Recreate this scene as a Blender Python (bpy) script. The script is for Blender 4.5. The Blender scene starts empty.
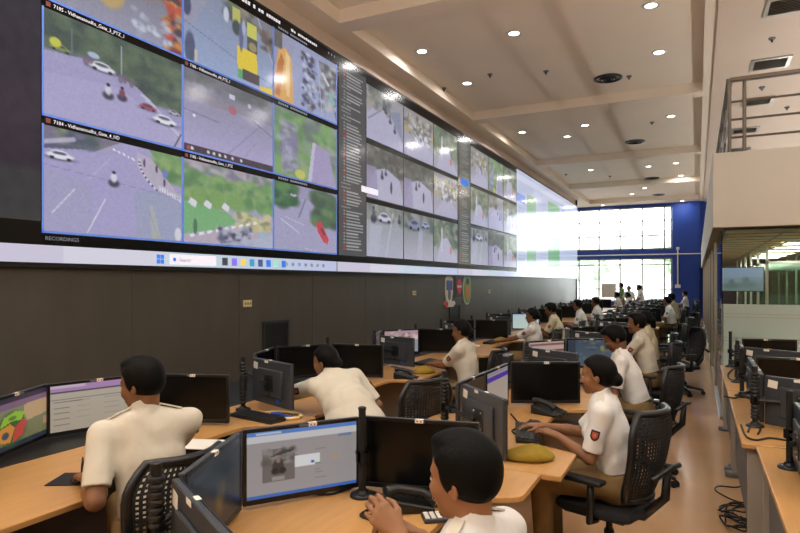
import bpy, math, random
import numpy as np
from mathutils import Vector, Matrix, Euler
random.seed(7); RNG = np.random.default_rng(5)
PI = math.pi
SC = bpy.context.scene
COL = SC.collection
# ---------------------------------------------------------------- camera numbers (focal length in pixels of the 800x533 frame)
FPX, CAM_H, YAW = 600.0, 1.7, math.atan(297/600.0)
CY, SY = math.cos(YAW), math.sin(YAW)
def at(u, v, z):
    zc = FPX*(CAM_H-z)/(v-282.0); xc = (u-400.0)*zc/FPX
    return (xc*CY-zc*SY, xc*SY+zc*CY)
def lin(c):
    return tuple(((x/255.0)/12.92 if x/255.0 <= .04045 else ((x/255.0+.055)/1.055)**2.4) for x in c)
# ---------------------------------------------------------------- tagging
def tag(o, label=None, cat=None, group=None, kind=None):
    if label: o['label'] = label
    if cat: o['category'] = cat
    if group: o['group'] = group
    if kind: o['kind'] = kind
    return o
def empty(name, loc=(0,0,0), rz=0, label=None, cat=None, group=None):
    o = bpy.data.objects.new(name, None); COL.objects.link(o)
    o.empty_display_size = .1; o.location = loc; o.rotation_euler = (0,0,rz)
    return tag(o, label, cat, group)
def copy_tree(o, parent=None):
    c = o.copy(); COL.objects.link(c); c.parent = parent
    for ch in list(o.children): copy_tree(ch, c)
    return c
# ---------------------------------------------------------------- mesh builder
class MB:
    def __init__(s): s.v = []; s.f = []
    def add(s, vs, fs):
        b = len(s.v); s.v.extend([tuple(p) for p in vs]); s.f.extend([tuple(b+i for i in f) for f in fs]); return s
    def box(s, c, d, rz=0, m=None):
        x, y, z = d[0]/2, d[1]/2, d[2]/2
        vs = [Vector((a*x, b*y, e*z)) for e in (-1,1) for b in (-1,1) for a in (-1,1)]
        if rz: M = Matrix.Rotation(rz, 3, 'Z'); vs = [M@p for p in vs]
        if m is not None: vs = [m@p for p in vs]
        vs = [p+Vector(c) for p in vs]
        return s.add(vs, [(0,2,3,1),(4,5,7,6),(0,1,5,4),(2,6,7,3),(0,4,6,2),(1,3,7,5)])
    def bb(s, x0, x1, y0, y1, z0, z1):
        return s.box(((x0+x1)/2,(y0+y1)/2,(z0+z1)/2), (x1-x0,y1-y0,z1-z0))
    def tube(s, pts, r, n=10, cap=True, up=None):
        pts = [Vector(p) for p in pts]; rs = r if isinstance(r, (list,tuple)) else [r]*len(pts)
        rings = []; prev = None
        for i, p in enumerate(pts):
            t = (pts[min(i+1,len(pts)-1)]-pts[max(i-1,0)]).normalized()
            if prev is None:
                a = Vector((0,0,1)) if abs(t.z) < .9 else Vector((1,0,0)); nx = t.cross(a).normalized()
            else:
                nx = (prev - t*prev.dot(t)).normalized()
            prev = nx; ny = t.cross(nx)
            rings.append([p+(nx*math.cos(2*PI*k/n)+ny*math.sin(2*PI*k/n))*rs[i] for k in range(n)])
        vs = [q for R in rings for q in R]; fs = []
        for i in range(len(rings)-1):
            for k in range(n):
                a = i*n+k; b = i*n+(k+1)%n; fs.append((a, b, b+n, a+n))
        if cap: fs.append(tuple(range(n))[::-1]); fs.append(tuple((len(rings)-1)*n+k for k in range(n)))
        return s.add(vs, fs)
    def lathe(s, prof, c=(0,0,0), n=24, cap=True):
        vs = []; fs = []
        for (r, z) in prof:
            for k in range(n): vs.append((c[0]+r*math.cos(2*PI*k/n), c[1]+r*math.sin(2*PI*k/n), c[2]+z))
        for i in range(len(prof)-1):
            for k in range(n):
                a = i*n+k; b = i*n+(k+1)%n; fs.append((a, b, b+n, a+n))
        if cap: fs.append(tuple(range(n))[::-1]); fs.append(tuple((len(prof)-1)*n+k for k in range(n)))
        return s.add(vs, fs)
    def prism(s, poly, z0, z1):
        n = len(poly)
        vs = [(x,y,z0) for x,y in poly]+[(x,y,z1) for x,y in poly]
        return s.add(vs, [tuple(range(n))[::-1], tuple(range(n,2*n))]+[(i,(i+1)%n,n+(i+1)%n,n+i) for i in range(n)])
    def prism_m(s, poly, d, M):
        n = len(poly)
        vs = [M@Vector((x,y,0)) for x,y in poly]+[M@Vector((x,y,d)) for x,y in poly]
        return s.add(vs, [tuple(range(n))[::-1], tuple(range(n,2*n))]+[(i,(i+1)%n,n+(i+1)%n,n+i) for i in range(n)])
    def ball(s, c, r, n=14, m=10, R=None):
        r = r if isinstance(r,(tuple,list)) else (r,r,r); vs = []; fs = []
        for i in range(m+1):
            t = PI*i/m
            for k in range(n):
                p = Vector((r[0]*math.sin(t)*math.cos(2*PI*k/n), r[1]*math.sin(t)*math.sin(2*PI*k/n), r[2]*math.cos(t)))
                if R is not None: p = R@p
                vs.append(p+Vector(c))
        for i in range(m):
            for k in range(n):
                a = i*n+k; b = i*n+(k+1)%n; fs.append((a, a+n, b+n, b))
        return s.add(vs, fs)
    def build(s, name, mat, parent=None, bevel=0, smooth=False, seg=2):
        me = bpy.data.meshes.new(name); me.from_pydata(s.v, [], s.f); me.update()
        return link(name, me, mat, parent, bevel, smooth, seg)
def link(name, me, mat, parent=None, bevel=0, smooth=False, seg=2):
    if mat is not None: me.materials.append(mat)
    o = bpy.data.objects.new(name, me); COL.objects.link(o)
    if parent is not None: o.parent = parent
    if bevel:
        b = o.modifiers.new('bevel','BEVEL'); b.width = bevel; b.segments = seg; b.limit_method = 'ANGLE'; b.angle_limit = .6
    if smooth or bevel:
        me.polygons.foreach_set('use_smooth', [True]*len(me.polygons))
        if not smooth or smooth == 'auto':
            try: me.set_sharp_from_angle(angle=.7)
            except Exception: pass
    return o
def np_mesh(name, V, F, mat, parent=None, cols=None):
    me = bpy.data.meshes.new(name); V = np.asarray(V, np.float32); F = np.asarray(F, np.int32)
    me.vertices.add(len(V)); me.vertices.foreach_set('co', V.ravel())
    me.loops.add(F.size); me.loops.foreach_set('vertex_index', F.ravel())
    k = F.shape[1]; me.polygons.add(len(F))
    me.polygons.foreach_set('loop_start', np.arange(0, F.size, k, dtype=np.int32))
    me.polygons.foreach_set('use_smooth', np.ones(len(F), bool))
    me.update(calc_edges=True)
    if cols is not None:
        a = me.color_attributes.new('Col', 'FLOAT_COLOR', 'POINT')
        c = np.ones((len(V),4), np.float32); c[:,:3] = cols; a.data.foreach_set('color', c.ravel())
    return link(name, me, mat, parent)
# ---------------------------------------------------------------- materials
M = {}
def mat(name, rgb, rough=.5, metal=0, spec=.5, noise=0, nscale=8, bump=0, bscale=60, coat=0, stretch=None, emit=None, es=0, srgb=True):
    m = bpy.data.materials.new(name); m.use_nodes = True; nt = m.node_tree; b = nt.nodes['Principled BSDF']
    c = lin(rgb) if srgb else rgb
    b.inputs['Base Color'].default_value = (*c,1); b.inputs['Roughness'].default_value = rough
    b.inputs['Metallic'].default_value = metal; b.inputs['Specular IOR Level'].default_value = spec
    if coat: b.inputs['Coat Weight'].default_value = coat; b.inputs['Coat Roughness'].default_value = .1
    tc = nt.nodes.new('ShaderNodeTexCoord'); src = tc.outputs['Object']
    if stretch:
        mp = nt.nodes.new('ShaderNodeMapping'); mp.inputs['Scale'].default_value = stretch; nt.links.new(src, mp.inputs[0]); src = mp.outputs[0]
    if noise:
        n = nt.nodes.new('ShaderNodeTexNoise'); n.inputs['Scale'].default_value = nscale; n.inputs['Detail'].default_value = 5
        nt.links.new(src, n.inputs['Vector'])
        r = nt.nodes.new('ShaderNodeMapRange'); r.inputs[1].default_value = .3; r.inputs[2].default_value = .7
        r.inputs[3].default_value = 1-noise; r.inputs[4].default_value = 1+noise; nt.links.new(n.outputs['Fac'], r.inputs[0])
        x = nt.nodes.new('ShaderNodeMix'); x.data_type = 'RGBA'; x.blend_type = 'MULTIPLY'; x.inputs['Factor'].default_value = 1
        x.inputs[6].default_value = (*c,1); nt.links.new(r.outputs[0], x.inputs[7]); nt.links.new(x.outputs[2], b.inputs['Base Color'])
    if bump:
        n = nt.nodes.new('ShaderNodeTexNoise'); n.inputs['Scale'].default_value = bscale; n.inputs['Detail'].default_value = 3
        nt.links.new(src, n.inputs['Vector']); bp = nt.nodes.new('ShaderNodeBump'); bp.inputs['Strength'].default_value = bump
        bp.inputs['Distance'].default_value = .01; nt.links.new(n.outputs['Fac'], bp.inputs['Height']); nt.links.new(bp.outputs[0], b.inputs['Normal'])
    if emit:
        b.inputs['Emission Color'].default_value = (*lin(emit),1); b.inputs['Emission Strength'].default_value = es
    M[name] = m; return m
def attr_mat(name, rough=.5, spec=.5, emis=0, bump=0):
    m = bpy.data.materials.new(name); m.use_nodes = True; nt = m.node_tree; b = nt.nodes['Principled BSDF']
    a = nt.nodes.new('ShaderNodeAttribute'); a.attribute_name = 'Col'
    b.inputs['Roughness'].default_value = rough; b.inputs['Specular IOR Level'].default_value = spec
    if emis:
        b.inputs['Base Color'].default_value = (.01,.01,.01,1)
        nt.links.new(a.outputs['Color'], b.inputs['Emission Color']); b.inputs['Emission Strength'].default_value = emis
    else:
        nt.links.new(a.outputs['Color'], b.inputs['Base Color'])
        b.inputs['Subsurface Weight'].default_value = 0
    M[name] = m; return m
WALL_EM = .88
attr_mat('wall_screen', .14, .3, WALL_EM); attr_mat('desk_screen', .25, .4, .72)
attr_mat('skin', .5, .35)
mat('hair', (5,5,5), .6, spec=.14, bump=.25, bscale=160, stretch=(1,1,.3))
mat('shirt', (210,205,190), .85, spec=.2, noise=.03, nscale=14, bump=.6, bscale=13)
mat('shirt_white', (226,226,224), .85, spec=.2, noise=.03, nscale=14, bump=.6, bscale=13)
mat('shirt_cream', (206,194,164), .85, spec=.2, noise=.03, nscale=14, bump=.6, bscale=13)
mat('shirt_green', (120,140,90), .85, spec=.2, noise=.03, nscale=14)
mat('khaki', (132,108,72), .9, spec=.2, noise=.06, nscale=20, bump=.3, bscale=16)
mat('belt', (22,18,16), .4); mat('shoe', (28,22,20), .35)
mat('epaulette', (214,208,192), .8); mat('patch_navy', (30,30,48), .7); mat('patch_red', (172,78,54), .7); mat('patch_gold', (196,120,70), .6)
mat('floor', (206,166,126), .11, spec=.5, noise=.10, nscale=1.1, bump=.015, bscale=3)
mat('ceiling', (240,226,208), .9, spec=.2, noise=.025, nscale=.8)
mat('soffit', (218,200,184), .9, spec=.2, noise=.02, nscale=.8)
mat('charcoal_wall', (80,77,71), .42, spec=.4, noise=.08, nscale=1.2, stretch=(1,3,1))
mat('blue_wall', (24,62,150), .6, noise=.04, nscale=2)
mat('cream_wall', (200,198,188), .8, spec=.3, noise=.015, nscale=1)
mat('beige_wall', (176,160,138), .8, noise=.03, nscale=1)
mat('mullion', (150,150,140), .5); mat('dark_frame', (40,42,44), .5)
mat('wood', (191,145,88), .33, spec=.45, noise=.07, nscale=5, stretch=(6,.8,1), bump=.03, bscale=20)
mat('wood_edge', (190,142,86), .45, noise=.06, nscale=6)
mat('grey_metal', (106,112,118), .5, noise=.03, nscale=4); mat('desk_panel', (160,152,140), .6); mat('dark_panel', (54,48,44), .6)
mat('black_plastic', (20,21,22), .42, noise=.05, nscale=20); mat('black_matte', (15,15,16), .65)
mat('back_plastic', (58,62,68), .38, spec=.5, noise=.04, nscale=9, bump=.05, bscale=200)
mat('bezel', (14,14,16), .3); mat('screen_off', (8,9,10), .25, spec=.3)
mat('chrome', (200,200,200), .18, metal=1); mat('steel', (176,172,164), .3, metal=1); mat('dark_steel', (52,54,58), .4, metal=.5)
mat('sticker_white', (236,232,220), .6); mat('sticker_red', (170,84,70), .6); mat('logo_blue', (36,84,196), .5)
mat('chair_plastic', (24,25,27), .34, spec=.5); mat('chair_mesh', (24,25,27), .7); mat('seat_cloth', (26,27,30), .9, bump=.3, bscale=250)
mat('beret', (150,124,34), .95, noise=.08, nscale=30, bump=.5, bscale=300)
mat('paper', (232,230,222), .8); mat('plate', (226,206,150), .6); mat('key', (34,36,38), .5); mat('cable', (18,18,18), .6)
mat('lens_glow', (255,250,240), .5, emit=(255,240,214), es=14); mat('lens_off', (150,146,140), .4)
mat('white_metal', (224,222,216), .5); mat('text_white', (225,225,235), .6, emit=(225,225,235), es=.62)
mat('text_grey', (120,125,140), .6, emit=(120,125,140), es=.6)
mat('card', (228,224,214), .8); mat('phone_lcd', (96,110,100), .3); mat('tile_off', (196,184,150), .9)
mat('emblem_blue', (64,80,150), .5); mat('emblem_green', (96,170,96), .5); mat('emblem_orange', (210,130,70), .5); mat('emblem_red', (206,50,60), .5)
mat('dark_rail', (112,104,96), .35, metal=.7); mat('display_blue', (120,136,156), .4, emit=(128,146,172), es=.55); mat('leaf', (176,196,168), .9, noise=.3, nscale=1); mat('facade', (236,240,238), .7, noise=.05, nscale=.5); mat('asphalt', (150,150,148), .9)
mat('jute', (168,168,158), .9)
def glass_mat(name, tint, frost=0, refl=.5, haze=(.7,.78,.72)):
    m = bpy.data.materials.new(name); m.use_nodes = True; nt = m.node_tree; nt.nodes.clear()
    out = nt.nodes.new('ShaderNodeOutputMaterial'); tr = nt.nodes.new('ShaderNodeBsdfTransparent'); tr.inputs[0].default_value = (*tint,1)
    gl = nt.nodes.new('ShaderNodeBsdfGlossy'); gl.inputs['Roughness'].default_value = .02; gl.inputs[0].default_value = (.9,.95,.92,1)
    fr = nt.nodes.new('ShaderNodeFresnel'); fr.inputs[0].default_value = 1.5
    mu = nt.nodes.new('ShaderNodeMath'); mu.operation = 'MULTIPLY'; mu.inputs[1].default_value = 2*refl; nt.links.new(fr.outputs[0], mu.inputs[0]); mu.use_clamp = True
    base = tr.outputs[0]
    if frost:
        df = nt.nodes.new('ShaderNodeBsdfDiffuse'); df.inputs[0].default_value = (*haze,1)
        tl = nt.nodes.new('ShaderNodeBsdfTranslucent'); tl.inputs[0].default_value = (*haze,1)
        m1 = nt.nodes.new('ShaderNodeMixShader'); m1.inputs[0].default_value = .5; nt.links.new(df.outputs[0], m1.inputs[1]); nt.links.new(tl.outputs[0], m1.inputs[2])
        m2 = nt.nodes.new('ShaderNodeMixShader'); m2.inputs[0].default_value = frost; nt.links.new(base, m2.inputs[1]); nt.links.new(m1.outputs[0], m2.inputs[2]); base = m2.outputs[0]
    mx = nt.nodes.new('ShaderNodeMixShader'); nt.links.new(mu.outputs[0], mx.inputs[0]); nt.links.new(base, mx.inputs[1]); nt.links.new(gl.outputs[0], mx.inputs[2])
    nt.links.new(mx.outputs[0], out.inputs[0]); M[name] = m
glass_mat('glass', (.84,.92,.89)); glass_mat('glass_frost', (.8,.92,.86), .7, .5, (.78,.88,.84)); glass_mat('window_glass', (.97,.98,.98), 0, .35); glass_mat('solar_glass', (.46,.48,.47), 0, .35)
# ---------------------------------------------------------------- text
def text(s, name, size, loc, rot, mt, parent=None, ext=.0006, align='LEFT', sx=1):
    cu = bpy.data.curves.new(name, 'FONT'); cu.body = s; cu.size = size; cu.align_x = align; cu.extrude = ext; cu.resolution_u = 2
    tmp = bpy.data.objects.new('tmp_text', cu); COL.objects.link(tmp)
    dg = bpy.context.evaluated_depsgraph_get(); me = bpy.data.meshes.new_from_object(tmp.evaluated_get(dg))
    bpy.data.objects.remove(tmp); bpy.data.curves.remove(cu); me.name = name; me.materials.clear(); me.materials.append(mt)
    o = bpy.data.objects.new(name, me); COL.objects.link(o); o.location = loc; o.rotation_euler = rot; o.scale = (sx,1,1)
    if parent is not None: o.parent = parent
    return o
# ---------------------------------------------------------------- a small painter for what the screens show (u right, v down, 0..1)
class Canvas:
    def __init__(s, w, h, top, bot=None):
        s.w, s.h = w, h; s.X, s.Y = np.meshgrid((np.arange(w)+.0)/(w-1), (np.arange(h)+.0)/(h-1))
        t = np.array(top, float); b = np.array(bot if bot is not None else top, float)
        s.c = t[None,None]*(1-s.Y[...,None])+b[None,None]*s.Y[...,None]
    def _put(s, m, col, a=1.0):
        m = (m*a)[...,None]; s.c = s.c*(1-m)+np.array(col, float)[None,None]*m
    def poly(s, pts, col, a=1.0):
        ins = np.zeros(s.X.shape, bool); n = len(pts)
        for i in range(n):
            x0,y0 = pts[i]; x1,y1 = pts[(i+1)%n]
            if y0 == y1: continue
            c = ((s.Y >= y0) != (s.Y >= y1)) & (s.X < (x1-x0)*(s.Y-y0)/(y1-y0)+x0); ins ^= c
        s._put(ins.astype(float), col, a)
    def rect(s, x0, y0, x1, y1, col, a=1.0): s._put(((s.X>=x0)&(s.X<=x1)&(s.Y>=y0)&(s.Y<=y1)).astype(float), col, a)
    def ell(s, cx, cy, rx, ry, col, a=1.0, soft=.15):
        d = np.sqrt(((s.X-cx)/rx)**2+((s.Y-cy)/ry)**2); s._put(np.clip((1+soft-d)/(2*soft),0,1), col, a)
    def line(s, x0, y0, x1, y1, wd, col, a=1.0):
        dx,dy = x1-x0,y1-y0; L = dx*dx+dy*dy+1e-9; t = np.clip(((s.X-x0)*dx+(s.Y-y0)*dy)/L,0,1)
        d = np.sqrt((s.X-x0-t*dx)**2+((s.Y-y0-t*dy)*.65)**2); s._put(np.clip((wd-d)/wd*2,0,1), col, a)
    def blobs(s, x0, y0, x1, y1, n, r, cols, a=.8):
        for i in range(n):
            s.ell(RNG.uniform(x0,x1), RNG.uniform(y0,y1), r*RNG.uniform(.5,1.3), r*RNG.uniform(.5,1.3), cols[RNG.integers(len(cols))], a, .5)
    def noise(s, amt):
        g = RNG.normal(0, amt, (s.h, s.w)); g = (g+np.roll(g,1,0)+np.roll(g,1,1))/1.7; s.c = s.c+g[...,None]
    def car(s, x, y, w, col, dark=(50,52,66)):
        h = w*.62
        s.ell(x, y+h*.30, w*.55, h*.22, (70,70,88), .7, .4); s.ell(x, y+h*.06, w*.5, h*.28, col, 1, .15)
        s.ell(x-w*.03, y-h*.18, w*.32, h*.26, col, 1, .15); s.ell(x-w*.03, y-h*.16, w*.26, h*.15, dark, .8, .2)
        s.ell(x-w*.3, y+h*.3, w*.09, h*.14, (30,30,36)); s.ell(x+w*.3, y+h*.3, w*.09, h*.14, (30,30,36))
    def bike(s, x, y, h, col):
        s.ell(x, y+h*.3, h*.28, h*.3, (40,40,52), .9, .3); s.ell(x, y-.1*h, h*.16, h*.34, col, .95, .3); s.ell(x, y-h*.5, h*.1, h*.13, (40,36,44))
    def linear(s):
        c = np.clip(s.c,0,255)/255.0
        return np.where(c <= .04045, c/12.92, ((c+.055)/1.055)**2.4)
    def mesh(s, name, mt, parent, P0, U, V):
        """grid on the plane P0 + u*U + v*V"""
        P = np.array(P0)[None,None]+s.X[...,None]*np.array(U)+s.Y[...,None]*np.array(V)
        idx = np.arange(s.w*s.h).reshape(s.h, s.w)
        F = np.stack([idx[:-1,:-1], idx[1:,:-1], idx[1:,1:], idx[:-1,1:]], -1).reshape(-1,4)
        return np_mesh(name, P.reshape(-1,3), F, mt, parent, s.linear().reshape(-1,3))
# ================================================================ people: implicit surfaces turned into one continuous mesh each
def V3(*a): return np.array(a, float)
def nrm(a): return a/(np.linalg.norm(a)+1e-9)
class Field:
    def __init__(s, lo, hi, h):
        s.lo = np.array(lo, float); s.h = h; n = np.ceil((np.array(hi)-s.lo)/h).astype(int)+1; s.n = n
        s.ax = [s.lo[i]+h*np.arange(n[i]) for i in range(3)]; s.f = np.full(tuple(n), .06, np.float32)
    def sub(s, lo, hi):
        a = np.clip(np.floor((lo-s.lo)/s.h).astype(int), 0, s.n); b = np.clip(np.ceil((hi-s.lo)/s.h).astype(int)+1, 0, s.n)
        if np.any(b <= a): return None
        sl = tuple(slice(a[i], b[i]) for i in range(3))
        return sl, s.ax[0][sl[0]][:,None,None], s.ax[1][sl[1]][None,:,None], s.ax[2][sl[2]][None,None,:]
    def put(s, lo, hi, fn, k=.015, op='u'):
        mg = .03; r = s.sub(np.array(lo)-mg, np.array(hi)+mg)
        if r is None: return
        sl, X, Y, Z = r; d = fn(X, Y, Z).astype(np.float32); a = s.f[sl]
        if op == 'u':
            h = np.maximum(k-np.abs(a-d), 0)/k; s.f[sl] = np.minimum(a, d)-h*h*k*.25
        else:                                            # carve
            d = -d; h = np.maximum(k-np.abs(a-d), 0)/k; s.f[sl] = np.maximum(a, d)+h*h*k*.25
    def mesh(s):
        f = s.f; sg = f < 0
        c = np.zeros(tuple(x-1 for x in f.shape), np.int8)
        offs = [(i,j,k) for i in (0,1) for j in (0,1) for k in (0,1)]
        for (i,j,k) in offs: c += sg[i:f.shape[0]-1+i, j:f.shape[1]-1+j, k:f.shape[2]-1+k]
        act = (c > 0) & (c < 8); ijk = np.argwhere(act)
        if len(ijk) == 0: return None
        idx = np.full(c.shape, -1, np.int32); idx[act] = np.arange(len(ijk))
        val = {o: f[ijk[:,0]+o[0], ijk[:,1]+o[1], ijk[:,2]+o[2]] for o in offs}
        acc = np.zeros((len(ijk),3)); cnt = np.zeros(len(ijk))
        for o in offs:
            for ax in range(3):
                if o[ax]: continue
                p = list(o); p[ax] = 1; p = tuple(p); va, vb = val[o], val[p]; m = (va < 0) != (vb < 0)
                t = np.where(m, va/(va-vb+1e-12), 0)
                q = np.zeros((len(ijk),3)); q[:] = o; q[:,ax] += t; acc[m] += q[m]; cnt[m] += 1
        V = s.lo+(ijk+acc/cnt[:,None])*s.h; Fs = []
        for ax in range(3):
            a1, a2 = (ax+1)%3, (ax+2)%3
            e0 = np.take(sg, np.arange(f.shape[ax]-1), ax); e1 = np.take(sg, np.arange(1,f.shape[ax]), ax)
            E = np.argwhere(e0 != e1); E = E[(E[:,a1] > 0)&(E[:,a2] > 0)&(E[:,a1] < f.shape[a1]-1)&(E[:,a2] < f.shape[a2]-1)]
            ins = sg[E[:,0],E[:,1],E[:,2]]
            def cell(d1, d2):
                q = E.copy(); q[:,a1] -= d1; q[:,a2] -= d2; return idx[q[:,0],q[:,1],q[:,2]]
            Q = np.stack([cell(1,1), cell(0,1), cell(0,0), cell(1,0)], -1)
            Q[~ins] = Q[~ins][:,::-1]; Fs.append(Q)
        F = np.concatenate(Fs); F = F[(F >= 0).all(1)]
        return V, F
class Prims:
    """a list of shapes that is later poured into a Field"""
    def __init__(s): s.L = []
    def cone(s, a, b, ra, rb, k=.015, flat=None, clips=(), inf=0, op='u'):
        a, b = np.array(a, float), np.array(b, float); ra += inf; rb += inf
        ba = b-a; bb = float(ba@ba)+1e-9
        def fn(X, Y, Z):
            px, py, pz = X-a[0], Y-a[1], Z-a[2]
            if flat is not None:
                n, fac = flat; dn = px*n[0]+py*n[1]+pz*n[2]; px = px+(fac-1)*dn*n[0]; py = py+(fac-1)*dn*n[1]; pz = pz+(fac-1)*dn*n[2]
            t = np.clip((px*ba[0]+py*ba[1]+pz*ba[2])/bb, 0, 1)
            d = np.sqrt((px-t*ba[0])**2+(py-t*ba[1])**2+(pz-t*ba[2])**2)-(ra+(rb-ra)*t)
            if flat is not None and flat[1] > 1: d = d/flat[1]**.5
            for (p, n) in clips: d = np.maximum(d, (X-p[0])*n[0]+(Y-p[1])*n[1]+(Z-p[2])*n[2])
            return d
        r = max(ra, rb)*1.02
        s.L.append((np.minimum(a,b)-r, np.maximum(a,b)+r, fn, k, op)); return s
    def ell(s, c, r, R=None, k=.015, clips=(), inf=0, op='u', anyclip=None):
        c = np.array(c, float); r = np.array(r, float)+inf; R = np.eye(3) if R is None else R
        def fn(X, Y, Z):
            dx, dy, dz = X-c[0], Y-c[1], Z-c[2]; k0 = 0; k1 = 0
            for i in range(3):
                q = (dx*R[0,i]+dy*R[1,i]+dz*R[2,i]); k0 = k0+(q/r[i])**2; k1 = k1+(q/r[i]**2)**2
            k0 = np.sqrt(k0); d = k0*(k0-1)/np.sqrt(k1+1e-9)
            for (p, n) in clips: d = np.maximum(d, (X-p[0])*n[0]+(Y-p[1])*n[1]+(Z-p[2])*n[2])
            if anyclip is not None:
                m = None
                for (p, n) in anyclip:
                    q = (X-p[0])*n[0]+(Y-p[1])*n[1]+(Z-p[2])*n[2]; m = q if m is None else np.minimum(m, q)
                d = np.maximum(d, m)
            return d
        e = np.abs(R)@r; s.L.append((c-e, c+e, fn, k, op)); return s
    def bounds(s):
        u = [l for l in s.L if l[4] == 'u']
        return np.min([l[0] for l in u],0), np.max([l[1] for l in u],0)
    def mesh(s, h):
        lo, hi = s.bounds(); F = Field(lo-.03, hi+.03, h)
        for (a, b, fn, k, op) in s.L: F.put(a, b, fn, k, op)
        return F.mesh()
def rotm(yaw=0, pitch=0, roll=0):
    """columns = forward, left, up; pitch > 0 looks down"""
    return np.array(Matrix.Rotation(yaw,3,'Z')@Matrix.Rotation(pitch,3,'Y')@Matrix.Rotation(roll,3,'X'))
def hand(P, W, fdir, dors, side, curl=.5, k=.006, sc=1.0, point=0):
    """five fingers on a palm; W wrist, fdir towards the finger tips, dors = back of the hand, side = +1 left hand, -1 right hand"""
    x = nrm(fdir); z = nrm(dors-x*(dors@x)); y = np.cross(z, x)        # y = left of the hand seen from above
    th = -side                                                          # the thumb of a palm-down left hand is on its right
    def L(a, b, c): return W+(x*a+y*(b*th)+z*c)*sc
    bases = [(.086,.030,.002),(.090,.010,.005),(.086,-.011,.003),(.078,-.031,-.002)]
    for b in bases: P.cone(L(0,b[1]*.45,0), L(*b), .0165*sc, .0125*sc, .012)
    lens = [(.038,.024,.020),(.043,.027,.022),(.040,.025,.021),(.031,.019,.018)]
    for i, (b, ln) in enumerate(zip(bases, lens)):
        p = np.array(b); a = .12; spread = (b[1])*1.6; r = (.0090,.0092,.0088,.0078)[i]
        c = 0 if (point and i == 0) else curl
        for j, l in enumerate(ln):
            a += c*(.55,.75,.5)[j]; q = p+l*np.array((math.cos(a)*math.cos(spread), math.sin(spread)*math.cos(a), -math.sin(a)))
            P.cone(L(*p), L(*q), r*(1-.08*j)*sc, r*(.93-.08*j)*sc, k); p = q
    P.cone(L(.018,.020,-.004), L(.050,.046,-.014), .0150*sc, .0115*sc, .012)
    P.cone(L(.050,.046,-.014), L(.078,.052,-.020-.012*curl), .0108*sc, .0095*sc, k); P.cone(L(.078,.052,-.020-.012*curl), L(.102,.046,-.026-.02*curl), .0095*sc, .0078*sc, k)
def ik(S, T, l1, l2, pole):
    d = T-S; L = np.linalg.norm(d); 
    if L > (l1+l2)*.995: T = S+d/L*(l1+l2)*.995; d = T-S; L = np.linalg.norm(d)
    a = (l1*l1-l2*l2+L*L)/(2*L); hh = math.sqrt(max(l1*l1-a*a,0)); u = d/L; p = pole-u*(pole@u); p = nrm(p)
    return S+u*a+p*hh, T
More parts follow.
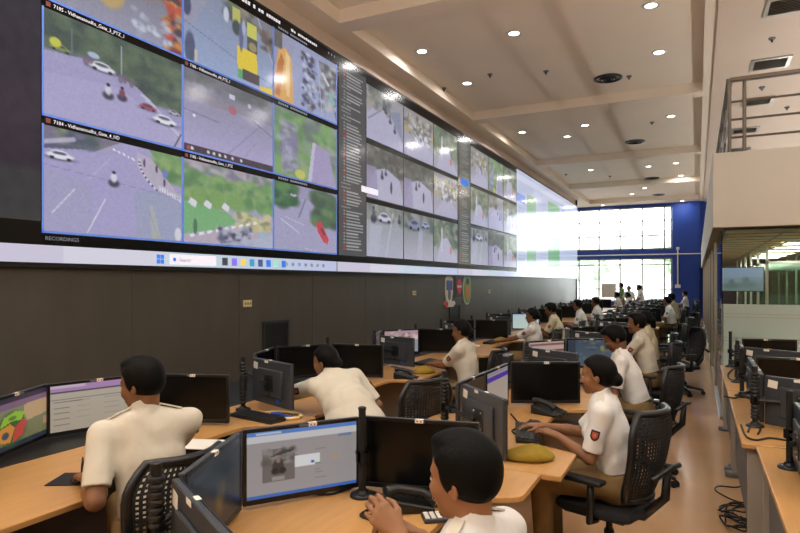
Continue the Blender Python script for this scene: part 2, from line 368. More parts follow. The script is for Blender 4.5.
def person(label, x, y, yaw, sex='m', sc=1.0, hipz=.57, lean=8, side=0, twist=0, hyaw=0, hpitch=8, hroll=0, R=None, L=None, Rpole=None, Lpole=None,
           Rw=None, Lw=None, Rcurl=.5, Lcurl=.5, legs='sit', h=.009, tone=(132,88,62), shirt='shirt', group=None, patch=True, knees=None, hairline=0, long=False, bulk=1.0, Rdors=None, Ldors=None, Rf=None, Lf=None, bun=True):
    rz = math.radians(yaw); cw, sw = math.cos(rz), math.sin(rz)
    def w2l(p): dx, dy = p[0]-x, p[1]-y; return V3(dx*cw+dy*sw, -dx*sw+dy*cw, p[2])
    fem = sex == 'f'; le = math.radians(lean); sd = math.radians(side)
    up = nrm(V3(math.sin(le)*math.cos(sd), math.sin(sd), math.cos(le)*math.cos(sd)))
    H = V3(0,0,hipz); tw = math.radians(twist)
    lat0 = V3(0,1,0); lat = nrm(V3(-math.sin(tw), math.cos(tw), 0)); lat = nrm(lat-up*(lat@up)); fw = np.cross(lat, up); fw0 = nrm(np.cross(lat0-up*(lat0@up), up))
    shw = (.165 if fem else .188)*sc; T = .47*sc*(.96 if fem else 1)
    C = H+up*T*.62; N = H+up*(T+.035*sc); Sh = {1: H+up*T*.925+lat*shw-fw*.005, -1: H+up*T*.925-lat*shw-fw*.005}
    B, S, K, A, BE = Prims(), Prims(), Prims(), Prims(), Prims()      # body, shirt, trousers, hair, belt
    b = bulk*sc; seat = [(V3(0,0,hipz-.108), V3(0,0,-1))] if legs == 'sit' else []
    def torso(P, inf, k):
        P.cone(H-up*.03, H+up*T*.3, .158*b, .142*b, k, (fw0,1.42), inf=inf, clips=seat)
        P.cone(H+up*T*.3, C, .142*b, .158*b, k, (fw,1.38), inf=inf)
        P.cone(C, H+up*T*.86, .158*b, .140*b, k, (fw,1.45), inf=inf)
        P.cone(H+up*T*.89+lat*shw*.80, H+up*T*.89-lat*shw*.80, .060*sc, .060*sc, .05, inf=inf)
        for s_ in (1,-1): P.cone(N-up*.025, Sh[s_]+up*.004, .050*sc, .046*sc, .03, inf=inf)
        if fem:
            for s_ in (1,-1): P.ell(C+lat*.07*s_*sc+fw*.085*sc+up*.02, V3(.062,.066,.066)*sc, k=.04, inf=inf)
    torso(B, -.014, .03); torso(S, 0, .03)
    # arms
    ul, fl = .285*sc*(.95 if fem else 1), .25*sc*(.95 if fem else 1)
    tg = {1: L if L is not None else V3(.40,.17,.78), -1: R if R is not None else V3(.40,-.17,.78)}
    if Lw is not None: tg[1] = w2l(Lw)
    if Rw is not None: tg[-1] = w2l(Rw)
    po = {1: Lpole if Lpole is not None else V3(-.5,.5,-.8), -1: Rpole if Rpole is not None else V3(-.5,-.5,-.8)}
    fd = {1: Lf, -1: Rf}; dr = {1: Ldors, -1: Rdors}; arms = {}
    for s_ in (1,-1):
        E, Wr = ik(Sh[s_], np.array(tg[s_], float), ul, fl, np.array(po[s_], float)); arms[s_] = (E, Wr)
        a = .86 if fem else 1
        B.cone(Sh[s_], E, .047*b*a, .040*sc*a, .02); B.cone(E, E+(Wr-E)*.35, .040*sc*a, .041*sc*a, .015); B.cone(E+(Wr-E)*.35, Wr, .041*sc*a, .026*sc*a, .015)
        f = nrm(Wr-E) if fd[s_] is None else np.array(fd[s_], float); f = nrm(f*V3(1,1,.35)) if fd[s_] is None else f
        hand(B, Wr+f*.012, f, np.array(dr[s_], float) if dr[s_] is not None else V3(0,0,1), s_, Lcurl if s_ == 1 else Rcurl, sc=sc*(.93 if fem else 1))
        u = nrm(E-Sh[s_]); cut = Sh[s_]+(E-Sh[s_])*(.80 if not fem else .84)
        if long and s_ == 1:
            S.cone(H+up*.12, H-V3(0,0,.10), .170*b, .225*b, .03, (fw0,1.10), clips=[(H-V3(0,0,.15), V3(0,0,-1))])
        S.cone(Sh[s_]-u*.0, Sh[s_]+(E-Sh[s_])*.95, .059*b, .061*sc*(.92 if fem else 1), .03, clips=[(cut, u)])
    # neck and head
    hr = math.radians; RH = np.array(Matrix.Rotation(tw,3,'Z'))@rotm(hr(hyaw), hr(hpitch), hr(hroll))
    nd = nrm(up*.75+V3(0,0,.5)+RH[:,0]*.12); HC = N+nd*.132*sc; hs = sc*(.95 if fem else 1.0)
    def hp(a, b_, c): return HC+RH@(V3(a, b_, c)*hs)
    def he(c, r, k=.012, P=B, R2=None, **kw): P.ell(hp(*c), V3(*r)*hs, RH if R2 is None else RH@R2, k, **kw)
    B.cone(N-up*.03, hp(-.022,0,-.045), .056*sc*(.84 if fem else 1), .054*hs*(.86 if fem else 1), .02)
    he((-.012,0,.036), (.096,.076,.084)); he((.026,0,-.028), (.064,.061,.080), .02); he((.045,0,-.075), (.040,.042,.034), .02)
    he((.070,0,-.100), (.020,.022,.017), .014); he((.066,0,.022), (.022,.050,.014), .016)
    for s_ in (1,-1): he((.056,.036*s_,-.030), (.030,.024,.024), .02); 
    for s_ in (1,-1): he((.094,.031*s_,-.001), (.014,.017,.010), .010, op='s')
    for s_ in (1,-1): he((.076,.031*s_,-.001), (.0125,.0135,.0115), .004)
    B.cone(hp(.084,0,.008), hp(.104,0,-.034), .0085*hs, .0125*hs, .010)
    for s_ in (1,-1): he((.094,.012*s_,-.040), (.011,.008,.008), .006)
    he((.088,0,-.063), (.012,.024,.0065), .006); he((.085,0,-.073), (.013,.021,.0075), .006)
    ear = np.array(Matrix.Rotation(.30,3,'Y'))
    for s_ in (1,-1):
        he((-.008,.076*s_,-.012), (.021,.009,.034), .006, R2=np.array(Matrix.Rotation(-.35*s_,3,'Z'))@ear); he((-.004,.087*s_,-.010), (.010,.006,.018), .006, op='s')
    # hair
    e = .010 if not fem else .011
    A.ell(hp(-.012,0,.036), V3(.096,.076,.084)*hs+e, RH, .02, anyclip=[(hp(.052+hairline,0,.070), RH@V3(.55,0,-.83)), (hp(.004,0,-.01), RH@V3(.97,0,-.25))])
    if fem:
        A.ell(hp(-.050,0,.005), V3(.072,.077,.085)*hs, RH, .02)
        if bun: A.ell(hp(-.114,0,-.034), V3(.038,.046,.042)*hs, RH, .016)
    else:
        A.ell(hp(-.040,0,.000), V3(.070,.0755,.072)*hs, RH, .02, clips=[(hp(-.03,0,-.062), RH@V3(.35,0,-.93)), (hp(-.018,0,0), RH@V3(1,0,.12))])
        for s_ in (1,-1): A.ell(hp(.008,.066*s_,.022), V3(.026,.013,.046)*hs, RH, .03)
        A.ell(hp(.020,0,.104), V3(.062,.056,.022)*hs, RH, .02)
    # legs
    if legs == 'sit':
        kn = knees or {1: V3(.42,.13,hipz-.03), -1: V3(.42,-.13,hipz-.03)}; an = {s_: V3(kn[s_][0]-.02, kn[s_][1]*1.05, .09) for s_ in (1,-1)}
    else:
        kn = knees or {1: V3(.03,.10,.48*sc), -1: V3(.03,-.10,.48*sc)}; an = {s_: V3(kn[s_][0]-.05, kn[s_][1], .09) for s_ in (1,-1)}
    for s_ in (1,-1):
        h0 = H+lat0*.085*s_*sc-up*.02
        B.cone(h0, kn[s_], .072*sc, .048*sc, .03); B.cone(kn[s_], an[s_], .046*sc, .032*sc, .015); B.cone(an[s_], an[s_]+V3(.02,0,-.05), .034, .03, .01); B.cone(an[s_]+V3(-.02,0,-.055), an[s_]+V3(.13,.01*s_,-.06), .026, .022, .01)
        K.cone(h0, kn[s_], (.094 if not long else .074)*b, .068*sc, .03); K.cone(kn[s_], an[s_], .068*sc, .056*sc, .02, clips=[(an[s_]-V3(0,0,.02), V3(0,0,-1))])
    K.cone(H-up*.035, H+up*.015, (.162 if not long else .150)*b, (.160 if not long else .150)*b, .04, (fw0,1.36), clips=[(H+up*.045, up)]+seat)
    BE.cone(H-up*.02, H+up*.08, .164*b, .156*b, .005, (fw0,1.34), clips=[(H+up*.058, up), (H+up*.022, -up)])
    S.cone(N-up*.045, N+up*.045, .078*sc*(.88 if fem else 1), .063*sc*(.88 if fem else 1), .006, clips=[(N+up*.034, nrm(up+fw*.55))])
    root = empty('person', (x,y,0), rz, label, 'person', group)
    V, F = B.mesh(h)
    loc = (V-HC)@RH/hs; base = np.array(lin(tone)); cols = np.tile(base, (len(V),1))
    near = (np.abs(loc[:,1]) < .06)&(loc[:,0] > .045)&(np.abs(loc[:,2]) < .12); ay = np.abs(loc[:,1])
    def paint(m, c, a=1): cols[m] = cols[m]*(1-a)+np.array(lin(c))*a
    paint(near&(np.abs(loc[:,2]+.068) < .010)&(ay < .023), (120,62,56), .7)
    ey = near&(((ay-.031)/.0135)**2+((loc[:,2]+.001)/.0065)**2 < 1); paint(ey, (225,220,212), .9); paint(ey&(((ay-.031)/.006)**2+((loc[:,2]+.001)/.0065)**2 < 1), (24,16,12))
    paint(near&(np.abs(loc[:,2]-.021+((ay-.03)/.03)**2*.006) < .0042)&(ay > .011)&(ay < .048), (26,20,18), .9)
    paint(near&(np.abs(loc[:,2]-.0065) < .0022)&(ay > .018)&(ay < .045), (30,20,18), .8)
    if not fem: paint(near&(loc[:,2] < -.045)&(loc[:,0] > .05)&~((np.abs(loc[:,2]+.068) < .010)&(ay < .023)), (70,56,48), .18); paint(near&(np.abs(loc[:,2]+.052) < .005)&(ay < .026), (24,18,16), .75)
    np_mesh('body', V, F, M['skin'], root, cols)
    hs_ = h if h < .012 else .012
    for P, nm, mt in ((S,'shirt',M[shirt]),(K,'trousers',M['khaki']),(A,'hair',M['hair']),(BE,'belt',M['belt'])):
        V, F = P.mesh(h if nm != 'belt' else min(h,.010))
        if nm == 'shirt':
            V = V+0; q = np.sin(V@V3(31,17,23)+2*np.sin(V@V3(9,-21,13)))*np.sin(V@V3(-13,29,11)); n_ = V-(H+up*np.clip(((V-H)@up)[:,None],0,T)); n_ /= np.linalg.norm(n_,axis=1)[:,None]+1e-6; V = V+n_*(q[:,None]*.0035)
        o = np_mesh(nm, V, F, mt, root)
        if nm == 'shirt': so = o
    if legs:
        for s_ in (1,-1):
            m = Prims(); a_ = an[s_]; m.cone(a_+V3(-.035,0,-.052), a_+V3(.15,.012*s_,-.062), .040, .030, .02, clips=[(V3(0,0,.004), V3(0,0,-1))]); m.cone(a_+V3(-.02,0,-.03), a_+V3(.0,0,-.06), .046, .042, .02, clips=[(V3(0,0,.004), V3(0,0,-1))])
            V, F = m.mesh(max(h,.008)); np_mesh('shoe', V, F, M['shoe'], root)
    if patch:
        for s_ in (1,-1):
            E = arms[s_][0]; u = nrm(E-Sh[s_]); out = nrm(lat*s_-u*((lat*s_)@u)); c = Sh[s_]+(E-Sh[s_])*.45+out*(.0615*sc*(.96 if fem else 1)+.001); side_ = np.cross(out, u)
            Mx = Matrix(((side_[0],-u[0],out[0],c[0]),(side_[1],-u[1],out[1],c[1]),(side_[2],-u[2],out[2],c[2]),(0,0,0,1)))
            sh = [(a*.88,b_*.88) for a,b_ in [(-.027,.032),(.027,.032),(.028,-.011),(.016,-.029),(0,-.036),(-.016,-.029),(-.028,-.011)]]
            m = MB(); m.prism_m(sh, .004, Mx@Matrix.Translation((0,0,-.001))); p = m.build('sleeve_patch', M['patch_navy'], so)
            m = MB(); m.prism_m([(a*.66,b_*.66) for a,b_ in sh], .0015, Mx@Matrix.Translation((0,0,.003))); m.build('patch_field', M['patch_red'], so)
            m = MB(); m.prism_m([(math.cos(t)*(.013 if i%2 else .006), math.sin(t)*(.013 if i%2 else .006)) for i, t in enumerate([PI*2*j/10 for j in range(10)])], .0015, Mx@Matrix.Translation((0,.002,.0045))); m.build('patch_emblem', M['patch_gold'], so)
            c = (Sh[s_]*.55+N*.45)+up*.0545*sc; ax = nrm(Sh[s_]-N); wv = np.cross(up, ax); nn = np.cross(ax, wv); 
            if nn@up < 0: nn = -nn
            Mx = Matrix(((ax[0],wv[0],nn[0],c[0]),(ax[1],wv[1],nn[1],c[1]),(ax[2],wv[2],nn[2],c[2]),(0,0,0,1)))
            m = MB(); m.prism_m([(-.055,-.018),(.06,-.024),(.06,.024),(-.055,.018),(-.066,0)], .007, Mx@Matrix.Translation((0,0,-.004))); m.build('epaulette', M['epaulette'], so)
    return root
# ================================================================ the room
CEIL, LOW, HIGH = 5.5, 5.5, 5.7
FARY = 31.5
def struct(name, mb, mt, parent=None, bevel=0, smooth=False):
    o = mb.build(name, M[mt], parent, bevel, smooth)
    if parent is None: o['kind'] = 'structure'
    return o
def room():
    struct('floor', MB().bb(-8.2, 7.2, -5.2, FARY+.2, -.12, 0), 'floor')
    # ceiling: soffit slab with four long recesses, each closed by a higher panel
    XL, XR = -4.7, .10
    rec = [(-4.6,1.45),(1.8,7.5),(7.85,13.4),(13.76,19.58),(19.94,25.15),(25.5,30.4)]
    m = MB(); m.bb(-8.2, XL, -5.2, FARY+.2, LOW, LOW+.12); m.bb(XR, .26, -5.2, FARY+.2, LOW, LOW+.12)
    edges = [-5.2]+[e for r in rec for e in r]+[FARY+.2]
    for i in range(0, len(edges), 2): m.bb(XL, XR, edges[i], edges[i+1], LOW, LOW+.12)
    for (a, b) in rec:
        m.bb(XL-.02, XL, a, b, LOW+.12, HIGH+.02); m.bb(XR, XR+.02, a, b, LOW+.12, HIGH+.02)
        m.bb(XL-.02, XR+.02, a-.02, a, LOW+.12, HIGH+.02); m.bb(XL-.02, XR+.02, b, b+.02, LOW+.12, HIGH+.02)
        m.bb(XL-.02, XR+.02, a-.02, b+.02, HIGH, HIGH+.06)
    struct('ceiling', m, 'ceiling')
    struct('ceiling', MB().bb(.26, 7.2, -5.2, FARY+.2, LOW-.04, LOW+.12), 'soffit')
    # wall that carries the screens: panels below with fine seams, band above
    m = MB(); y = -5.2
    while y < 28.6:
        e = min(y+1.56, 28.6); m.bb(-5.12, -5.03, y+.003, e-.003, 0, 1.84); y = e
    m.bb(-5.16, -5.12, -5.2, 28.6, 0, 1.84)
    w = struct('wall_left', m, 'charcoal_wall'); MB().bb(-5.16, -5.06, -5.2, 28.6, 1.84, 5.5).build('upper_band', M['soffit'], w)
    struct('trim_1', MB().bb(-5.1, -4.985, 2.0, 28.6, 1.825, 1.858), 'black_plastic'); struct('trim_2', MB().bb(-5.1, -4.985, 2.0, 28.6, 5.217, 5.25), 'black_plastic')
    struct('trim_3', MB().bb(-5.16, -4.985, 28.6, 28.66, 0, 5.5), 'dark_frame')
    struct('wall_back', MB().bb(-8.2, 7.2, -5.3, -5.2, 0, 5.6), 'beige_wall'); struct('wall_right', MB().bb(7.1, 7.2, -5.2, FARY, 0, 5.6), 'beige_wall')
    struct('wall_alcove', MB().bb(-8.2, -8.1, 28.6, FARY, 0, 5.6).bb(-8.2, -5.16, 28.5, 28.6, 0, 5.6), 'cream_wall')
    struct('baseboard_left', MB().bb(-5.03, -5.01, -5.2, 28.6, 0, .1), 'black_plastic')
    # far wall: blue columns, window band
    wx0, wx1 = -7.6, -1.06
    m = MB(); m.bb(wx1, 7.2, FARY, FARY+.2, 0, 5.6).bb(-8.2, wx0, FARY, FARY+.2, 0, 5.6).bb(wx0, wx1, FARY, FARY+.2, 0, .72).bb(wx0, wx1, FARY, FARY+.2, 2.86, 3.28).bb(wx0, wx1, FARY, FARY+.2, 5.36, 5.6)
    m.bb(-.42, .12, FARY-.14, FARY, 0, 5.5)
    struct('wall_far', m, 'blue_wall')
    for n, (z0, z1, hz) in enumerate([(3.28, 5.36, (3.96, 4.68)), (.72, 2.86, (2.55, 1.35))]):
        m = MB()
        m.bb(wx0, wx1, FARY+.02, FARY+.12, z0, z0+.07).bb(wx0, wx1, FARY+.02, FARY+.12, z1-.07, z1)
        for x in (-7.55, -6.55, -5.4, -4.42, -3.42, -2.4, -1.4, -1.1): m.bb(x-.035, x+.035, FARY+.02, FARY+.12, z0, z1)
        for z in hz: m.bb(wx0, wx1, FARY+.03, FARY+.11, z-.03, z+.03)
        w = struct('window_%d' % (n+1), m, 'mullion'); MB().bb(wx0, wx1, FARY+.06, FARY+.068, z0, z1).build('pane', M['window_glass'], w)
    # outside: ground, a pale building and trees across the yard
    o = MB().bb(-60, 50, FARY+.3, 140, -.6, -.5).build('ground_outside', M['asphalt']); o['kind'] = 'structure'
    bl = empty('office_building', (-14, 92, 0), 0, 'pale office block seen through the far window', 'building')
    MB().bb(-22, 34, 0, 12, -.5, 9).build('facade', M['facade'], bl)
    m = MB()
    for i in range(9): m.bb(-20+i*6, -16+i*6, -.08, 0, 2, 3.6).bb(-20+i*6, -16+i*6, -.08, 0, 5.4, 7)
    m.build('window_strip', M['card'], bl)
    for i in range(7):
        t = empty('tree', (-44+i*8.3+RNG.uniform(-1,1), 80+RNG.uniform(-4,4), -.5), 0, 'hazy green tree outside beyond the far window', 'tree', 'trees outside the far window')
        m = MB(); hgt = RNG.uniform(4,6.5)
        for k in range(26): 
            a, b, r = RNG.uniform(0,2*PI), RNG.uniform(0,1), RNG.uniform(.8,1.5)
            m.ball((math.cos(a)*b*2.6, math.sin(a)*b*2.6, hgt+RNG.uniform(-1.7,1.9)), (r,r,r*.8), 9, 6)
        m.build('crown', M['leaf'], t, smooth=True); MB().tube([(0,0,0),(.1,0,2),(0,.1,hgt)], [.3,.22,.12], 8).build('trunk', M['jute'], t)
# ---------------------------------------------------------------- fittings of the ceiling
def fittings():
    first = None
    def downlight(x, y, z, lab, grp, pw=70):
        nonlocal first
        if first is None:
            first = empty('downlight', (0,0,0))
            m = MB(); m.lathe([(.062,0),(.095,0),(.098,.006),(.098,.012),(.066,.010),(.062,.002)], (0,0,-.012), 28, cap=False); m.build('trim_ring', M['white_metal'], first, smooth=True)
            MB().lathe([(.064,0),(.064,.006)], (0,0,-.007), 24).build('lens', M['lens_glow'], first); o = first
        else: o = copy_tree(first)
        o.location = (x, y, z); o.scale = (1.3,1.3,1); tag(o, lab, 'ceiling light', grp)
        l = bpy.data.lights.new('downlight_beam','AREA'); l.shape = 'DISK'; l.size = .12; l.energy = pw; l.color = (1,.975,.93)
        lo = bpy.data.objects.new('downlight_beam', l); COL.objects.link(lo); lo.location = (x, y, z-.03)
    vis = [(422,51,'lit round downlight above the screens, nearest the video wall in its row'),(467,83,'lit round downlight just beyond the nearest one along the video wall'),
           (514,33,'lit round downlight in the middle of the nearest ceiling recess'),(651,5,'lit round downlight at the top edge of the picture'),(659,52,'lit round downlight near the recess edge before the first beam'),
           (522,132,'lit round downlight by the screens in the second recess'),(585,125,'lit round downlight in the middle of the second recess'),(671,116,'lit round downlight by the aisle side of the second recess'),
           (676,163,'lit round downlight on the aisle side of the third recess'),(681,175.5,'faint downlight beside the third ceiling beam'),(632,194,'faint downlight near the blinds of the far recess'),(605,203,'small lit downlight close above the far window'),(683,201,'small lit downlight above the blue far wall')]
    used = []
    for u, v, lab in vis:
        x, y = at(u, v, HIGH)
        z = HIGH
        if x > .1 or y > 30.4 or any(a < y < b for a, b in ((7.5,7.85),(13.4,13.76),(19.58,19.94),(25.15,25.5))): z = LOW
        lab = lab.replace('near the blinds of the far recess', 'at the near end of the last recess')
        downlight(min(x,.05) if z == HIGH else x, min(y,31.0), z, lab, None, 14); used.append((x,y))
    for x in (-4.2,-2.3,-.5):
        for y in (-3.5,-1.2,1.0,2.9):
            if all((x-a)**2+(y-b)**2 > 1 for a, b in used): downlight(x, y if not 1.45 < y < 1.8 else 1.2, HIGH, 'round ceiling downlight above the front desks', 'downlights above the camera', 20)
    for (x, y) in ((-3.2,16.8),(-1.5,22.4),(-3.4,22.2),(-2,27.5)): downlight(x, y, HIGH, 'round ceiling downlight above the far desks', 'downlights over the far desks', 10)
    for (x, y) in ((2.2,2.0),(2.2,-1.5),(4.6,2.0),(4.6,-1.5),(2.0,5.2),(4.2,5.6)): downlight(x, y, LOW-.04, 'round ceiling downlight over the right hand desks', 'downlights over the right side', 22)
    # round black diffusers
    d0 = None
    for u, v, lab in ((608,78,'large round dark ceiling diffuser in the nearest recess'),(635,141.5,'round dark ceiling diffuser in the second recess'),(652,178,'small dark round ceiling diffuser in the third recess'),(660,198,'tiny dark ceiling diffuser above the far window, aisle side'),(580,202,'tiny dark ceiling diffuser above the far window, screen side')):
        x, y = at(u, v, HIGH); y = min(y, 29.8)
        if d0 is None:
            d0 = empty('ceiling_diffuser', (0,0,0)); m = MB(); m.lathe([(.27,0),(.27,-.02),(.22,-.035),(.20,-.02),(.20,0)], (0,0,0), 32, cap=False); m.build('rim', M['dark_steel'], d0, smooth=True)
            m = MB()
            for r in (.17,.12,.07): m.lathe([(r,-.012),(r-.03,-.04),(r-.034,-.04),(r-.006,-.012)], (0,0,0), 28, cap=False)
            m.build('cone', M['black_matte'], d0, smooth=True); o = d0
        else: o = copy_tree(d0)
        o.location = (x, y, HIGH); tag(o, lab, 'air diffuser')
    # square vents over the balcony
    v0 = None
    for u, v, lab in ((790,4,'square slatted ceiling vent in the top right corner'),(770,63,'square slatted ceiling vent above the balcony rail'),(757,101,'square slatted ceiling vent seen through the upper balcony rails'),(745,130,'slatted ceiling vent seen low through the balcony rails'),(738,150,'slatted ceiling vent farthest down the balcony')):
        x, y = at(u, v, LOW-.04)
        if v0 is None:
            v0 = empty('ceiling_vent', (0,0,0)); m = MB()
            for s in (-1,1): m.box((0,s*.27,-.012),(.6,.06,.024)).box((s*.27,0,-.012),(.06,.5,.024))
            m.build('frame', M['steel'], v0, .004); MB().box((0,0,-.002),(.5,.5,.004)).build('backing', M['black_matte'], v0)
            m = MB()
            for k in range(9): m.box((0,-.22+k*.055,-.012),(.5,.032,.003), m=Matrix.Rotation(.7,3,'X'))
            m.build('slats', M['steel'], v0); o = v0
        else: o = copy_tree(v0)
        o.location = (x, y, LOW-.04); tag(o, lab, 'vent')
    # sprinklers / detectors
    s0 = None
    for u, v, lab in ((490,74,'small white smoke detector near the screens in the nearest recess'),(546,71,'small ceiling sensor between two downlights'),(629,76,'tiny ceiling sprinkler beside the large dark diffuser'),(444,88,'tiny ceiling sprinkler near the wall of screens'),(503,140,'tiny ceiling sprinkler in the second recess by the screens'),(652,122,'tiny ceiling sprinkler between downlights of the second recess'),(566,174,'small detector in the third recess'),(610,176,'tiny sprinkler in the middle of the third recess'),(772,38,'small ceiling sensor between two square vents'),(762,87,'small ceiling sensor between rails of the balcony'),(787,107,'tiny sprinkler seen between balcony rails')):
        x, y = at(u, v, HIGH if u < 700 else LOW-.04)
        if s0 is None:
            s0 = empty('smoke_detector', (0,0,0)); MB().lathe([(.05,0),(.05,-.015),(.035,-.03),(.0,-.032)], (0,0,0), 16).build('base', M['grey_metal'], s0, smooth=True); MB().lathe([(.018,-.03),(.012,-.06),(.02,-.065),(0,-.066)], (0,0,0), 12).build('sensor', M['dark_steel'], s0, smooth=True); o = s0
        else: o = copy_tree(s0)
        o.location = (x, y, HIGH if u < 700 else LOW-.04); tag(o, lab, 'smoke detector')
# ---------------------------------------------------------------- mezzanine and glass room on the right
def glass_room():
    GY, GX = 8.37, .27
    bal = MB().prism([(.17,8.26),(7.1,8.26),(7.1,8.38),(.30,8.38),(.30,FARY-.01),(.17,FARY-.01)], 2.36, 3.27)
    o = struct('wall_balcony', bal, 'cream_wall', bevel=.008); MB().bb(.30,7.1,8.38,FARY-.01,2.40,2.62).build('balcony_slab', M['cream_wall'], o)
    ra = empty('balcony_railing', (0,0,0), 0, 'grey steel balcony railing with three thin bars above the white parapet', 'railing')
    m = MB(); m.box((3.73,8.45,4.19),(6.74,.07,.05)); m.build('handrail', M['dark_rail'], ra, .008); MB().box((.36,17.5,4.19),(.07,18.1,.05)).build('handrail', M['dark_rail'], ra, .008)
    for z in (3.48,3.70,3.92):
        MB().tube([(.36,8.45,z),(7.1,8.45,z)], .014, 8).build('rail', M['dark_rail'], ra); MB().tube([(.36,8.45,z),(.36,26.5,z)], .014, 8).build('rail', M['dark_rail'], ra)
    for x in (.36,.52,2.3,3.8,5.3,6.8): MB().tube([(x,8.45,3.27),(x,8.45,4.17)], .022, 10).build('post', M['dark_rail'], ra)
    for i in range(12): MB().tube([(.36,9.8+i*1.4,3.27),(.36,9.8+i*1.4,4.17)], .02, 8).build('post', M['dark_rail'], ra)
    # glass partition, frosted below
    def pane(par, x0, x1, y0, y1):
        for (a, b, mt, nm) in ((.04,.66,'glass_frost','glass_pane'),(.66,1.43,'glass_frost','frosted_band'),(1.43,2.34,'glass','glass_pane')):
            MB().bb(x0,x1,y0,y1,a,b).build(nm, M[mt], par)
    for i, (x0, x1) in enumerate(((GX+.02,1.55),(1.56,2.85),(2.86,4.15),(4.16,5.45),(5.46,7.08))):
        p = empty('wall_partition_glass', (0,0,0)); p['kind'] = 'structure'; pane(p, x0, x1, GY, GY+.012)
        m = MB(); m.bb(x0, x1, GY-.02, GY+.03, 0, .04); m.build('base_channel', M['steel'], p)
        m = MB()
        for z in (1.31,1.27,1.02,.98): m.bb(x0, x1, GY-.001, GY, z, z+.006)
        m.build('etched_line', M['steel'], p)
    y = GY+.02
    for i in range(9):
        e = y+2.5; p = empty('wall_partition_glass', (0,0,0)); p['kind'] = 'structure'; pane(p, GX, GX+.012, y, e-.015)
        MB().bb(GX-.02, GX+.03, y, e-.015, 0, .04).build('base_channel', M['steel'], p); MB().bb(GX-.02, GX+.03, e-.03, e+.01, 0, 2.34).build('mullion', M['steel'], p); y = e
    MB().bb(GX-.03, GX+.04, 13.6, 13.68, 0, 2.34).build('trim_4', M['grey_metal'])['kind'] = 'structure'
    # inside of the glass room
    m = MB(); m.bb(GX+.05, 7.1, GY+.1, FARY, 2.30, 2.335); o = struct('ceiling_office', m, 'tile_off')
    g = MB()
    for i in range(11): g.bb(GX+.05+i*.6, GX+.08+i*.6, GY+.1, 26, 2.292, 2.30)
    for j in range(28): g.bb(GX+.05, 7.1, GY+.15+j*.6, GY+.18+j*.6, 2.292, 2.30)
    g.build('ceiling_grid', M['grey_metal'], o)
    p0 = None
    for i in range(6):
        for j in range(2):
            if p0 is None:
                p0 = empty('office_light_panel', (0,0,0)); m = MB()
                for s in (-1,1): m.box((0,s*.29,-.012),(.6,.02,.024)).box((s*.29,0,-.012),(.02,.56,.024))
                m.build('frame', M['white_metal'], p0); MB().box((0,0,-.008),(.56,.56,.01)).build('diffuser', M['lens_glow'], p0); q = p0
            else: q = copy_tree(p0)
            q.location = (1.45+j*1.5, 10.6+i*1.2, 2.29); tag(q, 'square lit ceiling panel inside the glass office', 'ceiling light', 'light panels inside the glass office')
            l = bpy.data.lights.new('panel_light','AREA'); l.size = .5; l.energy = 20; l.color = (.97,1,.96); lo = bpy.data.objects.new('panel_light', l); COL.objects.link(lo); lo.location = (1.45+j*1.5, 10.6+i*1.2, 2.26)
    for i in range(6):
        p = empty('office_partition', (1.02, 11.4+i*1.6, 0), 0, 'slim glazed partition frame inside the glass office', 'partition', 'glazed frames inside the glass office')
        m = MB()
        for k in range(4): m.bb(k*1.0-.02, k*1.0+.02, -.02, .02, 0, 2.29)
        m.bb(-.02,3.02,-.02,.02,.0,.06).bb(-.02,3.02,-.02,.02,2.0,2.04); m.build('frame', M['steel'], p); MB().bb(0,3,-.004,.004,.06,2.0).build('glazing', M['glass'], p)
    d = empty('wall_display', (.75,12.9,0), 0, 'pale blue lit display seen through the glass partition', 'display'); MB().bb(-.40,.36,-.02,.02,1.52,1.98).build('housing', M['black_plastic'], d, .004); cv = Canvas(40, 26, (146,162,190), (112,132,136)); cv.rect(0,0,1,.4,(150,166,200),.5); cv.ell(.3,.78,.2,.12,(90,110,112),.8,.4); cv.ell(.65,.72,.18,.14,(100,120,122),.8,.4); cv.ell(.3,.6,.06,.1,(84,100,108),.8,.4); cv.ell(.62,.5,.08,.1,(96,116,124),.8,.4); cv.mesh('screen', M['desk_screen'], d, (-.385,-.0225,1.965), (.73,0,0), (0,0,-.43)); MB().tube([(0,.03,0),(0,.03,1.7)], .03, 10).build('stand', M['dark_steel'], d); MB().bb(-.3,.3,-.15,.2,0,.03).build('foot', M['dark_steel'], d)  # lit display added in place of screens mirrored by the glass
    c = empty('cabinet', (1.35, 9.4, 0), 0, 'beige low cabinet behind the frosted glass', 'cabinet'); MB().bb(-.6,.6,-.25,.25,.05,1.0).build('carcass', M['beige_wall'], c, .01)
    for s in (-1,1): d = MB().bb(s*.3-.28,s*.3+.28,-.27,-.25,.08,.97).build('door', M['desk_panel'], c, .004); MB().box((s*.06,-.28,.6),(.015,.02,.12)).build('handle', M['steel'], d)
    r = empty('red_sofa', (3.3, 15.2, 0), 0, 'reddish seat far inside the glass office', 'sofa'); MB().bb(-.7,.7,-.35,.35,.12,.45).build('seat', M['emblem_red'], r, .05); MB().bb(-.7,.7,.25,.45,.3,1.2).build('backrest', M['emblem_red'], r, .05)
    MB().bb(-.65,.65,-.3,.3,0,.12).build('plinth', M['dark_steel'], r)
    # conduit on the far wall
    c = empty('conduit_pipe', (-.82, FARY-.05, 0), 0, 'thin white vertical pipe with a small box on the blue column', 'pipe'); MB().tube([(0,0,1.55),(0,0,3.25)], .03, 8).build('pipe', M['white_metal'], c); MB().box((0,-.02,1.5),(.24,.1,.16)).build('junction_box', M['white_metal'], c, .01)
    MB().box((0,-.02,3.3),(.14,.08,.12)).build('bracket', M['white_metal'], c, .01)
